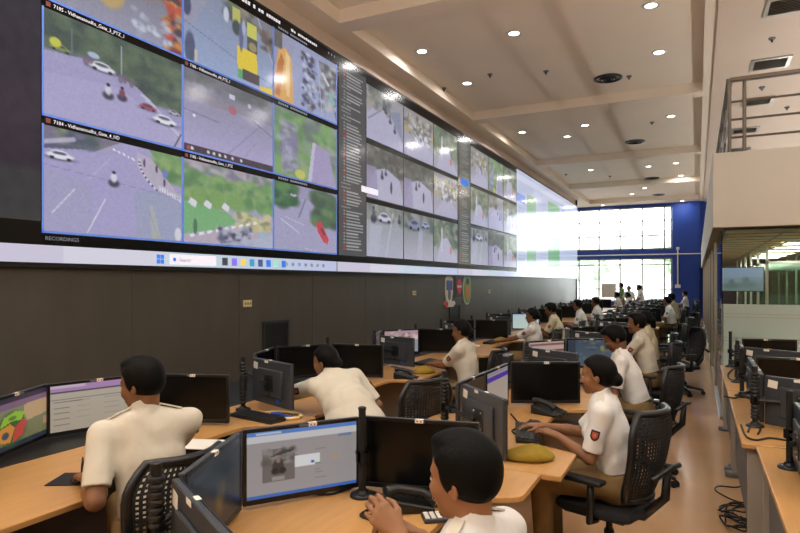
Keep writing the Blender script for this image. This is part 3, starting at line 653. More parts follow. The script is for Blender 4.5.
    o = MB().tube([(-7,FARY-.2,3.03),(.2,FARY-.2,3.03)], .025, 8).build('curtain_rail', M['white_metal']); tag(o, 'thin white horizontal rail across the blue band between the windows', 'rail')
def uplights():  # lamps added out of view to brighten the ceiling
    t0 = None
    for x, y, lab in ((2.4,.6,'tall black uplight floor lamp to the right of the desks'),(4.6,2.6,'tall black uplight floor lamp by the right wall'),(4.9,5.4,'tall black uplight floor lamp before the glass office'),(-1.2,-3.2,'tall black uplight floor lamp by the back wall'),(-3.8,-2.6,'tall black uplight floor lamp in the back corner')):
        if t0 is None:
            t0 = empty('floor_lamp', (0,0,0)); MB().lathe([(.17,0),(.17,.02),(.03,.035)], (0,0,0), 24).build('base', M['black_plastic'], t0, smooth='auto'); MB().tube([(0,0,.03),(0,0,1.9)], .016, 10).build('pole', M['black_plastic'], t0)
            MB().lathe([(.03,1.88),(.26,2.02),(.27,2.03),(.25,2.02),(.03,1.90)], (0,0,0), 28, cap=False).build('lamp_shade', M['white_metal'], t0, smooth='auto'); o = t0
        else: o = copy_tree(t0)
        o.location = (x,y,0); tag(o, lab, 'lamp', 'uplight floor lamps')
        l = bpy.data.lights.new('uplight_beam','AREA'); l.shape = 'DISK'; l.size = .46; l.energy = UPF; l.color = (1,.985,.95)
        lo = bpy.data.objects.new('uplight_beam', l); COL.objects.link(lo); lo.location = (x,y,2.04); lo.rotation_euler = (PI,0,0)
    t0 = None  # troughs added behind the parapet, only to light the ceiling from below
    for i in range(11):
        y = 9.3+i*2.0
        if t0 is None:
            t0 = empty('linear_uplight', (0,0,0)); m = MB(); m.bb(-.09,.09,-.8,.8,0,.02).bb(-.09,-.075,-.8,.8,.02,.08).bb(.075,.09,-.8,.8,.02,.08).bb(-.09,.09,-.8,-.785,.02,.08).bb(-.09,.09,.785,.8,.02,.08); m.build('trough', M['white_metal'], t0); MB().bb(-.07,.07,-.78,.78,.02,.04).build('tube', M['lens_off'], t0); o = t0
        else: o = copy_tree(t0)
        o.location = (2.6,y,2.623); tag(o, 'long white uplight trough standing on the balcony floor', 'lamp', 'uplights on the balcony')
        l = bpy.data.lights.new('uplight_beam','AREA'); l.shape = 'RECTANGLE'; l.size = .14; l.size_y = 1.5; l.energy = UPM; l.color = (1,.985,.95)
        lo = bpy.data.objects.new('uplight_beam', l); COL.objects.link(lo); lo.location = (2.6,y,2.68); lo.rotation_euler = (PI,0,0)
UPF, UPM = 115, 26  # strength of the added ceiling fill, floor lamps and balcony troughs
# ---------------------------------------------------------------- things on the dark wall
def wall_things():
    s0 = None
    for u, v, lab in ((247,303.5,'small ivory socket plate on the dark wall behind the front desks'),(414,293,'small ivory socket plate on the dark wall left of the emblems'),(489,291.5,'small ivory socket plate on the dark wall right of the emblems')):
        k = (u-400)/FPX; zc = -5.03/(k*CY-SY); y = zc*(k*SY+CY); z = CAM_H-(v-282)*zc/FPX
        o = empty('wall_socket', (-5.03, y, z), 0, lab, 'socket'); MB().box((.008,0,0),(.016,.15,.085)).build('plate', M['plate'], o, .004)
        m = MB()
        for s in (-.045,0,.045): m.box((.018,s,0),(.006,.022,.03))
        m.build('switch', M['grey_metal'], o, .002)
    def wy(u, v): k = (u-400)/FPX; zc = -5.03/(k*CY-SY); return zc*(k*SY+CY), CAM_H-(v-282)*zc/FPX
    def MX(y, z): return Matrix(((0,0,1,-5.03),(1,0,0,y),(0,1,0,z),(0,0,0,1)))
    y, z = wy(448.5, 288); o = empty('wall_emblem', (0,0,0), 0, 'blue and white shield emblem, leftmost of the three on the dark wall', 'emblem'); X = MX(y, z)
    MB().prism_m([(-.22,.22),(0,.30),(.22,.22),(.22,-.12),(.14,-.30),(-.14,-.30),(-.22,-.12)], .02, X).build('plaque', M['card'], o); m = MB(); m.prism_m([(-.17,.17),(.17,.17),(.17,-.05),(-.17,-.05)], .008, X@Matrix.Translation((0,0,.02))); m.build('field', M['emblem_blue'], o)
    m = MB(); m.prism_m([(math.cos(t)*.09, math.sin(t)*.13-.15) for t in [2*PI*i/16 for i in range(16)]], .008, X@Matrix.Translation((0,0,.02))); m.build('crest', M['grey_metal'], o)
    m = MB(); m.prism_m([(-.30,-.30),(.30,-.30),(.36,-.36),(.22,-.43),(-.22,-.43),(-.36,-.36)], .02, X@Matrix.Translation((0,0,.012))); m.build('ribbon', M['card'], o); m = MB(); m.prism_m([(-.34,-.30),(-.12,-.30),(-.12,-.42),(-.30,-.42)], .006, X@Matrix.Translation((0,0,.034))); m.build('ribbon_end', M['emblem_red'], o)
    y, z = wy(458, 286.5); o = empty('wall_emblem', (0,0,0), 0, 'black square emblem with a red badge, middle of the three on the dark wall', 'emblem'); X = MX(y, z)
    MB().prism_m([(-.27,-.27),(.27,-.27),(.27,.27),(-.27,.27)], .018, X).build('frame', M['grey_metal'], o); MB().prism_m([(-.25,-.25),(.25,-.25),(.25,.25),(-.25,.25)], .025, X).build('plaque', M['black_plastic'], o); MB().prism_m([(math.cos(t)*.17, math.sin(t)*.17) for t in [2*PI*i/20 for i in range(20)]], .008, X@Matrix.Translation((0,0,.025))).build('badge', M['emblem_red'], o)
    MB().prism_m([(-.14,-.025),(.14,-.025),(.14,.025),(-.14,.025)], .004, X@Matrix.Translation((0,0,.034))).build('badge_band', M['card'], o)
    y, z = wy(466.5, 289); o = empty('wall_emblem', (0,0,0), 0, 'oval green and orange emblem, rightmost of the three on the dark wall', 'emblem'); X = MX(y, z)
    def ov(a, b, cy=0): return [(math.cos(t)*a, math.sin(t)*b+cy) for t in [2*PI*i/28 for i in range(28)]]
    MB().prism_m(ov(.27,.38), .02, X).build('plaque', M['card'], o); MB().prism_m(ov(.245,.35), .006, X@Matrix.Translation((0,0,.02))).build('border', M['emblem_green'], o); MB().prism_m(ov(.17,.2,-.07), .006, X@Matrix.Translation((0,0,.027))).build('centre', M['emblem_orange'], o); MB().prism_m(ov(.09,.09,.18), .006, X@Matrix.Translation((0,0,.027))).build('crest', M['dark_frame'], o)
    for u0, u1, vt, lab in ((263,287,323,'dark access panel set in the charcoal wall behind the leaning woman'),(449,459,306,'narrow dark panel set in the charcoal wall under the emblems')):
        y0, zt = wy(u0, vt); y1, _ = wy(u1, vt); o = empty('access_panel', (-5.03,(y0+y1)/2,0), 0, lab, 'panel'); w = (y1-y0)/2
        MB().box((.008,0,zt/2+.1),(.016,w*2,zt-.2)).build('panel_sheet', M['black_plastic'], o, .004)
        m = MB(); 
        for s in (-1,1): m.box((.014,s*w,zt/2+.1),(.028,.04,zt-.16))
        m.box((.014,0,zt+.0),(.028,2*w,.04)); m.build('frame', M['dark_frame'], o)
# ================================================================ the wall of screens
ROAD, ROAD2, SKYC = (150,146,190), (164,158,200), (176,186,214)
GR = [(58,76,62),(76,98,70),(48,60,58),(92,112,80)]; GR2 = [(104,150,84),(120,166,92),(84,126,76),(140,170,100)]
def feed(kind, w, h):
    c = Canvas(w, h, ROAD2, ROAD)
    def P(*a): c.poly(*a)
    if kind == 'junction':
        c.rect(0,0,1,.30,(66,78,82)); c.blobs(0,0,1,.32,160,.07,GR,.7); P([(.55,.1),(1,.15),(1,.62),(.72,.48),(.5,.36)],(60,84,66)); c.blobs(.5,.15,1,.55,120,.06,GR,.7)
        P([(0,.40),(.3,.34),(.62,.45),(1,.80),(1,1),(0,1)],ROAD2,.95); P([(0,.6),(.5,.52),(1,.9),(1,1),(0,1)],(176,170,210),.6)
        for i in range(9): P([(.64+i*.042,.52+i*.045),(.67+i*.042,.51+i*.045),(.74+i*.04,.55+i*.045),(.71+i*.04,.57+i*.045)],(206,206,226),.7)
        c.line(.505,.08,.505,.40,.006,(160,170,180)); c.line(.17,.1,.17,.35,.006,(90,110,110))
        c.car(.10,.33,.13,(120,140,70)); c.ell(.07,.29,.035,.045,(206,206,60)); c.car(.37,.37,.18,(232,234,244)); c.car(.71,.63,.14,(150,64,84)); c.car(.85,.72,.20,(236,238,248)); c.car(.93,.60,.10,(190,180,196))
        for x, y in ((.26,.36),(.29,.33),(.50,.42),(.53,.41),(.58,.43)): c.ell(x,y,.02,.05,(110,90,110),.8)
        c.ell(.31,.28,.04,.03,(170,190,220)); c.bike(.41,.60,.14,(214,214,226)); c.bike(.51,.58,.13,(120,56,70)); c.line(.99,.84,.93,1,.008,(60,60,72))
    elif kind == 'avenue':
        P([(0,0),(.5,0),(.24,.16),(0,.22)],(84,84,110)); c.blobs(0,0,.46,.12,70,.05,[(70,90,80),(110,100,130),(60,70,90),(130,140,100)],.8); c.line(0,.16,.18,.08,.02,(196,190,220),.8)
        P([(0,.30),(.16,.22),(.3,.17),(.5,.0),(.64,0),(.8,.3),(1,.38),(1,1),(0,1)],(168,160,204),.9); P([(.6,.5),(1,.4),(1,1),(.62,1)],(150,162,180),.6); P([(.0,.4),(.3,.5),(.3,1),(0,1)],(160,158,186),.5)
        P([(.72,.0),(1,.0),(1,.36),(.88,.28),(.78,.12)],(104,128,92)); c.blobs(.76,0,1,.32,60,.05,GR2,.7); P([(.62,.06),(.74,.10),(.96,.44),(1,.44),(1,.5),(.78,.45),(.68,.34),(.62,.2)],(188,176,196),.9)
        for i in range(9): P([(.80+i*.022,.38+i*.012),(.81+i*.022,.38+i*.012),(.815+i*.022,.44+i*.012),(.80+i*.022,.44+i*.012)],(230,230,240),.9)
        for i in range(16): c.ell(.64+.14*(i/15)**2, .14+.30*i/15, .008,.012,(60,56,66) if i%2 else (226,226,236))
        for i in range(5): P([(.44+i*.035,.08+i*.014),(.455+i*.035,.075+i*.014),(.465+i*.035,.10+i*.014),(.45+i*.035,.105+i*.014)],(232,232,244))
        c.line(.05,.82,.19,.56,.005,(226,226,240)); c.line(.27,.98,.39,.62,.005,(228,228,242)); c.line(.28,.44,.42,.2,.003,(210,206,232),.7); c.line(0,.37,1,.5,.003,(120,116,150),.6)
        c.car(.10,.26,.17,(236,236,246)); c.bike(.45,.40,.14,(226,226,238)); c.line(.72,.7,.80,1,.006,(124,124,140),.8); P([(.72,.62),(.75,.62),(.82,1),(.74,1)],(176,180,168),.7)
        for x, y in ((.68,.16),(.78,.2),(.845,.34)): c.ell(x,y,.010,.045,(90,60,100))
        c.ell(.85,.24,.022,.05,(110,120,200)); c.ell(.965,.92,.03,.08,(220,220,224))
    elif kind == 'crowd':
        c = Canvas(w, h, (96,96,104), (150,150,170)); c.blobs(0,0,1,.5,140,.06,[(70,60,50),(110,80,60),(180,150,90),(60,70,60),(140,120,120)],.8); c.ell(.72,.2,.14,.12,(255,190,110),.8,.6)
        c.ell(.42,.62,.11,.2,(190,160,96)); c.ell(.25,.5,.1,.3,(206,214,236)); c.ell(.1,.75,.08,.2,(120,130,150)); c.blobs(.86,.3,1,1,50,.04,[(190,70,50),(210,140,60),(120,50,50),(70,50,60)],.9)
        c.blobs(.6,.7,.9,1,30,.03,[(200,210,225),(160,170,190)],.8)
    elif kind == 'rickshaw':
        c = Canvas(w, h, (130,138,160), (148,168,206)); P([(.0,.0),(.3,.0),(.1,.5),(0,.6)],(150,150,170)); c.blobs(.45,0,.75,.2,50,.05,[(70,80,90),(150,130,110),(100,110,80)],.8)
        P([(.75,.0),(1,.0),(1,.5),(.88,.3)],(120,120,130)); c.line(.8,0,1,.55,.01,(180,180,190)); c.blobs(.86,.1,1,.4,40,.04,[(90,80,70),(150,140,130),(60,60,60)],.8); c.line(0,.55,1,.86,.004,(80,80,110),.7)
        c.rect(.50,.04,.59,.30,(190,190,90)); c.ell(.545,.3,.05,.1,(60,70,70)); c.rect(.67,.14,.79,.34,(206,206,84)); c.rect(.67,.33,.80,.52,(66,76,70)); c.ell(.74,.45,.05,.06,(160,140,90))
        P([(.55,.52),(.79,.52),(.80,.82),(.56,.82)],(238,206,48)); c.rect(.56,.82,.66,.95,(84,170,96)); c.rect(.62,.80,.82,.94,(70,60,62)); P([(.83,.94),(1,.90),(1,1),(.82,1)],(236,202,56)); c.ell(.60,.38,.025,.2,(90,94,130)); c.ell(.63,.25,.02,.1,(170,180,210))
        c.ell(.06,.85,.05,.2,(70,80,110)); c.ell(.03,.35,.04,.12,(60,66,96)); c.rect(.1,.84,.13,1,(200,190,170)); c.ell(.43,.2,.03,.1,(200,205,220))
    elif kind == 'wideroad':
        c = Canvas(w, h, (128,126,142), (176,168,212)); P([(0,0),(1,0),(1,.35),(0,.3)],(120,120,132),.6); c.blobs(0,0,.9,.12,60,.06,[(88,92,90),(110,110,120)],.6); P([(0,.22),(.5,.26),(.7,.20),(.7,.28),(.5,.36),(0,.34)],(140,132,140),.8)
        c.line(0,.5,.35,.54,.008,(110,106,130),.7); c.line(.38,1,.8,.45,.004,(110,108,140)); c.line(.58,.98,.78,.66,.003,(120,118,150)); c.line(.74,.36,1,.5,.006,(110,108,130)); c.line(.74,.36,.84,.42,.006,(90,90,110))
        c.ell(.50,.32,.045,.06,(170,96,110)); c.rect(.46,.12,.53,.17,(206,210,226)); c.ell(.70,.18,.02,.03,(190,200,220)); c.ell(.1,.55,.012,.02,(240,240,250)); c.rect(0,.91,1,1,(58,44,52))
        for x in (.03,): c.rect(x,.93,x+.03,.98,(180,60,60))
        for x in (.08,.24,.3,.36,.42,.5,.6): c.ell(x,.955,.014,.02,(226,226,236))
    elif kind == 'garden':
        c = Canvas(w, h, (150,150,170), (176,176,196)); c.blobs(0,0,1,.3,150,.05,[(170,150,160),(120,120,140),(100,130,96),(190,180,190)],.8); c.blobs(0,.15,1,.5,170,.06,GR2,.8)
        P([(0,.50),(.2,.52),(.45,.58),(.56,.70),(.3,.82),(0,.90)],(116,176,110)); 
        for x in (.14,.33,.54): c.ell(x,.42,.08,.12,(120,160,84)); 
        for x in (.07,.22,.41): P([(x-.03,.52),(x,.45),(x+.06,.50),(x+.04,.57)],(226,226,232))
        P([(0,.92),(.3,.84),(.6,.70),(.95,.52),(1,.55),(1,.7),(.6,1),(0,1)],(186,170,184)); c.blobs(.55,.55,.95,.75,60,.04,[(190,180,110),(210,200,140),(120,130,100)],.8)
        for i in range(9): P([(.06+i*.085,.90-i*.03),(.11+i*.085,.88-i*.03),(.115+i*.085,.91-i*.03),(.065+i*.085,.94-i*.03)],(236,236,240))
        c.blobs(.36,.76,.72,.98,50,.035,[(80,84,110),(60,60,80),(130,136,160),(180,184,200)],.9); c.ell(.86,.84,.025,.09,(150,190,206)); P([(.3,1),(.7,.9),(1,.8),(1,1)],(180,186,206),.7); c.ell(.11,.80,.02,.1,(70,110,76))
    elif kind == 'queue':
        c = Canvas(w, h, (150,158,190), (158,168,206)); P([(0,0),(.3,0),(.15,1),(0,1)],(150,154,180)); c.rect(0,0,.12,.25,(96,90,80)); P([(.06,.28),(.16,.2),(.25,.3),(.28,1),(0,1),(0,.7)],(230,170,84)); P([(.04,.5),(.1,.3),(.14,.4),(.08,.95),(.02,.95)],(190,110,50)); P([(.16,.25),(.22,.3),(.22,.9),(.17,.9)],(246,206,140))
        c.blobs(.42,.1,.62,.95,90,.035,[(60,66,96),(110,120,160),(200,206,226),(140,140,150),(70,60,70)],.9); P([(.68,.1),(1,.1),(1,1),(.95,.8),(.8,.5)],(110,108,112)); c.blobs(.7,.1,1,.85,60,.05,[(80,80,80),(150,150,150),(110,100,90),(190,195,200)],.8); P([(.84,.55),(.88,.52),(.97,.68),(.94,.72)],(110,200,190)); P([(.72,.28),(.76,.25),(.88,.42),(.84,.44)],(206,206,216)); c.line(.66,.1,.74,1,.01,(180,190,220))
    elif kind == 'treeroad':
        c = Canvas(w, h, (120,140,120), (130,146,130)); c.blobs(0,0,1,1,260,.08,GR2+[(100,110,110),(150,160,150)],.7); P([(.58,.36),(.84,.42),(1,1),(.50,1)],(162,150,190)); P([(.58,.36),(.63,.36),(.56,1),(.50,1)],(196,190,214)); P([(.12,.3),(.3,.25),(.28,.9),(.1,.95)],(166,166,186),.7); c.blobs(.1,.2,.34,.9,60,.05,[(170,170,190),(110,120,120),(130,120,160)],.7); c.ell(.38,.92,.08,.07,(196,196,84))
    elif kind == 'redcar':
        c = Canvas(w, h, (150,146,176), (160,158,190)); P([(0,.25),(.3,.2),(.55,.2),(.9,.6),(1,.75),(1,1),(0,1)],(164,160,192)); c.blobs(0,0,.32,.3,70,.07,[(60,110,60),(84,130,70),(50,84,56)],.9); c.blobs(.6,.05,1,.55,90,.08,[(70,100,66),(96,130,80),(60,80,60)],.9); c.line(.46,.2,.36,.48,.012,(90,90,100),.8)
        c.line(.1,.55,.36,.72,.006,(220,220,236)); c.line(.15,.5,.45,.6,.004,(206,206,226)); c.line(.45,.95,.7,1,.004,(206,206,226)); P([(.64,.52),(.72,.50),(.86,.78),(.83,.86),(.76,.82),(.66,.66)],(206,54,66)); P([(.70,.6),(.75,.6),(.80,.70),(.76,.72)],(110,50,60)); c.car(.28,.16,.1,(210,214,226))
    elif kind == 'grey1':
        c = Canvas(w, h, (150,150,150), (168,166,192)); P([(.25,.3),(.5,.2),(1,.9),(1,1),(0,1),(0,.55)],(176,174,200)); c.blobs(0,.0,.6,.35,60,.06,[(110,116,100),(150,146,130),(90,96,90)],.7); c.line(.05,.62,.5,.25,.012,(120,116,120)); P([(.6,.3),(.9,.2),(1,.8)],(120,130,160),.7)
        for x, y in ((.5,.3),(.62,.45),(.75,.6),(.45,.25)): c.bike(x,y,.14,(84,90,110))
    elif kind == 'grey2':
        c = Canvas(w, h, (146,142,140), (170,168,190)); c.blobs(0,.1,1,.5,110,.055,[(110,106,96),(160,154,140),(190,190,190),(90,86,80),(176,160,96)],.8); P([(.1,.9),(.5,.45),(1,.8),(1,1),(0,1)],(178,176,198)); c.blobs(.3,.3,.9,.6,40,.04,[(214,216,224),(100,100,104)],.8)
    elif kind == 'grey3':
        c = Canvas(w, h, (120,116,104), (160,158,176)); c.blobs(0,0,1,.45,90,.08,[(84,88,76),(104,106,90),(70,66,60)],.8); P([(.2,.45),(.5,.35),(.9,.5),(1,1),(0,1)],(178,176,200)); P([(0,.4),(.25,.4),(.3,1),(0,1)],(150,140,176),.8); c.ell(.65,.7,.03,.12,(50,50,60)); c.bike(.4,.5,.15,(60,60,70)); c.bike(.5,.42,.13,(110,110,120))
    elif kind == 'grey4':
        c = Canvas(w, h, (150,156,150), (176,178,196)); c.blobs(0,0,1,.3,60,.07,[(110,120,110),(150,154,140),(96,104,100)],.7); c.car(.47,.22,.36,(206,210,222)); c.bike(.18,.2,.26,(74,84,96)); c.line(.7,.1,.5,1,.02,(206,206,216),.7); c.bike(.88,.2,.16,(80,70,76)); P([(.1,.4),(.4,.4),(.3,1),(.05,1)],(184,186,204),.7)
    elif kind == 'grey5':
        c = Canvas(w, h, (126,134,126), (178,176,192)); c.blobs(0,0,1,.3,80,.08,[(84,96,84),(120,126,110),(150,150,150)],.8); c.car(.35,.24,.42,(130,140,166)); c.car(.72,.2,.26,(160,176,206)); P([(.5,.3),(.62,.3),(.6,1),(.4,1)],(188,186,206),.6)
    else:
        c = Canvas(w, h, (136,146,124), (172,172,186)); c.blobs(0,0,1,.6,120,.08,[(96,116,84),(120,134,104),(76,88,72),(150,150,130)],.8); P([(.3,.45),(.55,.4),(1,.95),(1,1),(.1,1)],(184,182,204)); c.rect(.3,.2,.36,.75,(200,206,206)); c.ell(.7,.7,.05,.1,(206,110,96),.8)
    c.c = c.c*.82+np.array((176,176,204.))*.18; c.noise(2.5); return c  # pale wash: haze of reflected room light painted over every feed
def video_wall():
    X = -4.985; RT = (90*PI/180, 0, 90*PI/180)
    def root(name, y0, y1, lab):
        r = empty('video_wall_section', (0,0,0), 0, lab, 'video screen', 'sections of the video wall')
        MB().bb(-5.05, X, y0+.002, y1-.002, 1.86, 5.215).build('display_panel', M['screen_off'], r)
        return r
    rows = [1.70+1.428+.9997, 1.70+1.428, 1.70+.429]           # bottom of each row's picture
    IH = .914
    def tile(r, kind, y0, y1, z0, w, h, border, title=None, tcol=True):
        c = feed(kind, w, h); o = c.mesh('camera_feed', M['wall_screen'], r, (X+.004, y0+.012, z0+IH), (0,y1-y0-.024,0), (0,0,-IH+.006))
        b = MB()
        for yy in (y0,y1-.016): b.bb(X+.001, X+.006, yy, yy+.016, z0-.008, z0+IH+.008)
        b.bb(X+.001, X+.006, y0, y1, z0-.010, z0+.010)
        b.build('feed_border', M[border], o)
        if title: text(title, 'feed_title', .046, (X+.006, y0+.10, z0+IH+.024), RT, M['text_white'], o)
        if title == '':
            q = MB(); yy = y0+.1
            for k in range(14): q.bb(X+.005,X+.006,yy,yy+.035,z0+IH+.028,z0+IH+.056); yy += .045 if k != 4 else .08
            q.build('feed_title', M['text_grey'], o)
        if title: MB().bb(X+.001, X+.005, y0+.035, y0+.075, z0+IH+.02, z0+IH+.06).build('record_mark', M['mark_brown'], o)
        return o
    mat('border_blue', (92,124,206), .5, emit=(92,124,206), es=.6); mat('border_dark', (44,44,48), .5, emit=(40,40,44), es=.5); mat('mark_brown', (120,64,56), .5, emit=(110,60,52), es=.6)
    # section 1
    r = root('a', 2.3, 7.87, 'nearest video wall section, nine large traffic camera feeds framed in blue')
    c = Canvas(24, 60, (44,48,62), (54,44,56)); c.rect(0,.85,1,1,(60,66,62),.6); c.noise(2); p = c.mesh('camera_list', M['wall_screen'], r, (X+.003, 2.3, 5.215), (0,.905,0), (0,0,-3.0))
    text('Vidhanasoudha_250', 'list_text', .055, (X+.006, 2.70, 4.19), RT, M['text_white'], p)
    ys = [3.215,4.77,6.32,7.87]; kinds = [['crowd','rickshaw','queue'],['junction','wideroad','treeroad'],['avenue','garden','redcar']]
    names = [[None,None,''],['7185 - Vidhanasoudha_Gate_3_PTZ_1','7186 - Vidhanasoudha_All_PTZ_1',''],['7184 - Vidhanasoudha_Gate_4_HD','7182 - Vidhanasoudha_Gate_1_PTZ','']]
    for i in range(3):
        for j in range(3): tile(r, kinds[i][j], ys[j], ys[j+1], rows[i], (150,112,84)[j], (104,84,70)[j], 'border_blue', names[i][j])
    def smudge(y0, z0, n, hh, mt, par, nm):
        m = MB(); y = y0
        for k in range(n):
            w = RNG.uniform(.025,.05); m.bb(X+.005, X+.006, y, y+w, z0, z0+hh*RNG.uniform(.6,1)); y += w+(.012 if RNG.random() > .2 else .06)
        return m.build(nm, M[mt], par)
    smudge(5.3, 5.135, 18, .045, 'text_white', r, 'header_text'); smudge(6.7, 5.135, 12, .04, 'text_white', r, 'header_text')
    m = MB()
    for k in range(3): m.bb(X+.005, X+.006, 7.62+k*.08, 7.65+k*.08, 5.14, 5.17)
    m.build('window_buttons', M['text_grey'], r)
    text('RECORDINGS', 'footer_text', .046, (X+.006, 3.24, 2.06), RT, M['text_grey'], r, sx=1.1)
    def taskbar(y0, y1, logo, full):
        w = int((y1-y0)*(110 if full else 40)); c = Canvas(w, 16, (206,204,226), (206,204,226)); L = y1-y0
        for k, col in enumerate([(212,206,224),(226,224,236),(206,226,236),(200,214,240),(196,206,240)]): c.rect(k*.2,0,k*.2+.25,1,col,.7)
        o = c.mesh('taskbar', M['wall_screen'], r, (X+.004, y0, 2.015), (0,L,0), (0,0,-.15))
        if full:
            for a in (0,1):
                for b_ in (0,1): MB().bb(X+.005, X+.007, logo+a*.05, logo+a*.05+.044, 1.89+b_*.05, 1.934+b_*.05).build('menu_mark', M['icon_blue'], o)
            MB().bb(X+.005, X+.006, logo+.17, logo+.85, 1.885, 1.995).build('search_box', M['icon_white'], o); text('Search', 'search_text', .06, (X+.008, logo+.30, 1.92), RT, M['text_grey'], o)
            q = MB(); q.prism_m([(math.cos(t)*.022, math.sin(t)*.022) for t in [2*PI*i/12 for i in range(12)]], .002, Matrix(((0,0,1,X+.006),(1,0,0,logo+.235),(0,1,0,1.94),(0,0,0,1)))); q.build('search_glass', M['icon_blue'], o)
            for k, col in enumerate(('icon_dark','icon_violet','icon_yellow','icon_teal','icon_slate','icon_blue','icon_green','icon_blue')):
                MB().bb(X+.005, X+.007, logo+.95+k*.16, logo+1.04+k*.16, 1.895, 1.985).build('app_icon', M[col], o)
            for k in range(7): MB().bb(X+.005, X+.007, y1-1.3+k*.15, y1-1.24+k*.15, 1.92, 1.965).build('tray_icon', M['icon_grey'], o)
        return o
    for n, c in (('icon_blue',(52,120,220)),('icon_white',(226,226,240)),('icon_dark',(60,60,70)),('icon_violet',(130,110,230)),('icon_yellow',(230,200,90)),('icon_teal',(60,150,190)),('icon_slate',(70,90,140)),('icon_green',(150,220,190)),('icon_grey',(130,140,160))): mat(n, c, .5, emit=c, es=.75)
    taskbar(2.3, 7.86, 4.42, True)
    # sections 2 and 3: list of cameras at the left, nine feeds
    def listpanel(y0, y1, w, h, bg, gain):
        c = Canvas(w, h, bg, bg); k = 0; v = .03
        while v < .97:
            if RNG.random() < .10: c.rect(.08,v,.42,v+.006,tuple(x+70*gain for x in bg)); v += .02
            else:
                c.rect(.28, v, .28+RNG.uniform(.4,.62), v+.007, tuple(x+100*gain for x in bg))
                c.ell(.20, v+.003, .03, .005, (190,70,70) if RNG.random() < .3 else (150,150,150))
                v += .0168
        return c.mesh('camera_list', M['wall_screen'], r, (X+.003, y0, 5.12), (0,y1-y0,0), (0,0,-3.0))
    r = root('b', 7.87, 13.09, 'second video wall section, grey camera list beside nine hazy street feeds')
    p = listpanel(7.92, 8.775, 40, 340, (84,84,86), .8); MB().bb(X+.005, X+.007, 8.62, 9.2, 3.20, 3.30).build('tooltip', M['icon_white'], p)
    ks = [['grey1','grey2','x'],['grey3','grey3','grey2'],['grey4','grey5','x']]
    for i in range(3):
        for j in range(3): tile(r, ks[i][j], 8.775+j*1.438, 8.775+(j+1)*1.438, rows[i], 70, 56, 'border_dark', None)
    taskbar(7.88, 13.08, 0, False)
    r = root('c', 13.09, 18.16, 'third video wall section, dim olive grey grid of camera feeds')
    listpanel(13.12, 13.95, 24, 220, (96,98,92), .5)
    MB().bb(X+.005, X+.007, 13.3, 13.8, 4.0, 4.16).build('tooltip', M['icon_blue'], r)
    ks = [['grey2','treeroad','x'],['x','grey1','x'],['grey4','grey3','x']]
    for i in range(3):
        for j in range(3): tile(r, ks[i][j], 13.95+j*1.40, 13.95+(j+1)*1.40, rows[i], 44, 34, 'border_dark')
    taskbar(13.1, 18.15, 0, False)
    r = root('d', 18.16, 28.6, 'farthest video wall section, pale blue page with two green columns')
    c = Canvas(200, 90, (190,198,226), (196,206,228))
    for x0, x1 in ((.0,.02),(.2,.3)): c.rect(x0,0,x1,1,(206,212,232),.5)
    c.rect(.12,.18,.24,.97,(150,190,158)); c.rect(.42,.14,.62,.97,(128,182,140)); c.rect(.0,.22,.10,.30,(110,140,226)); c.rect(.0,.04,1,.09,(210,216,236))
    for k in range(40): c.rect(.02,.33+k*.016,.10,.336+k*.016,(150,166,214),.6)
    for k in range(56): c.rect(.26,.1+k*.0155,.40,.106+k*.0155,(176,186,226),.7); c.rect(.66,.1+k*.0155,.94,.106+k*.0155,(180,192,226),.7)
    c.rect(.64,.1,.72,.2,(130,156,232),.5)
    c.mesh('status_page', M['wall_screen'], r, (X+.003, 18.17, 5.2), (0,10.4,0), (0,0,-3.33))
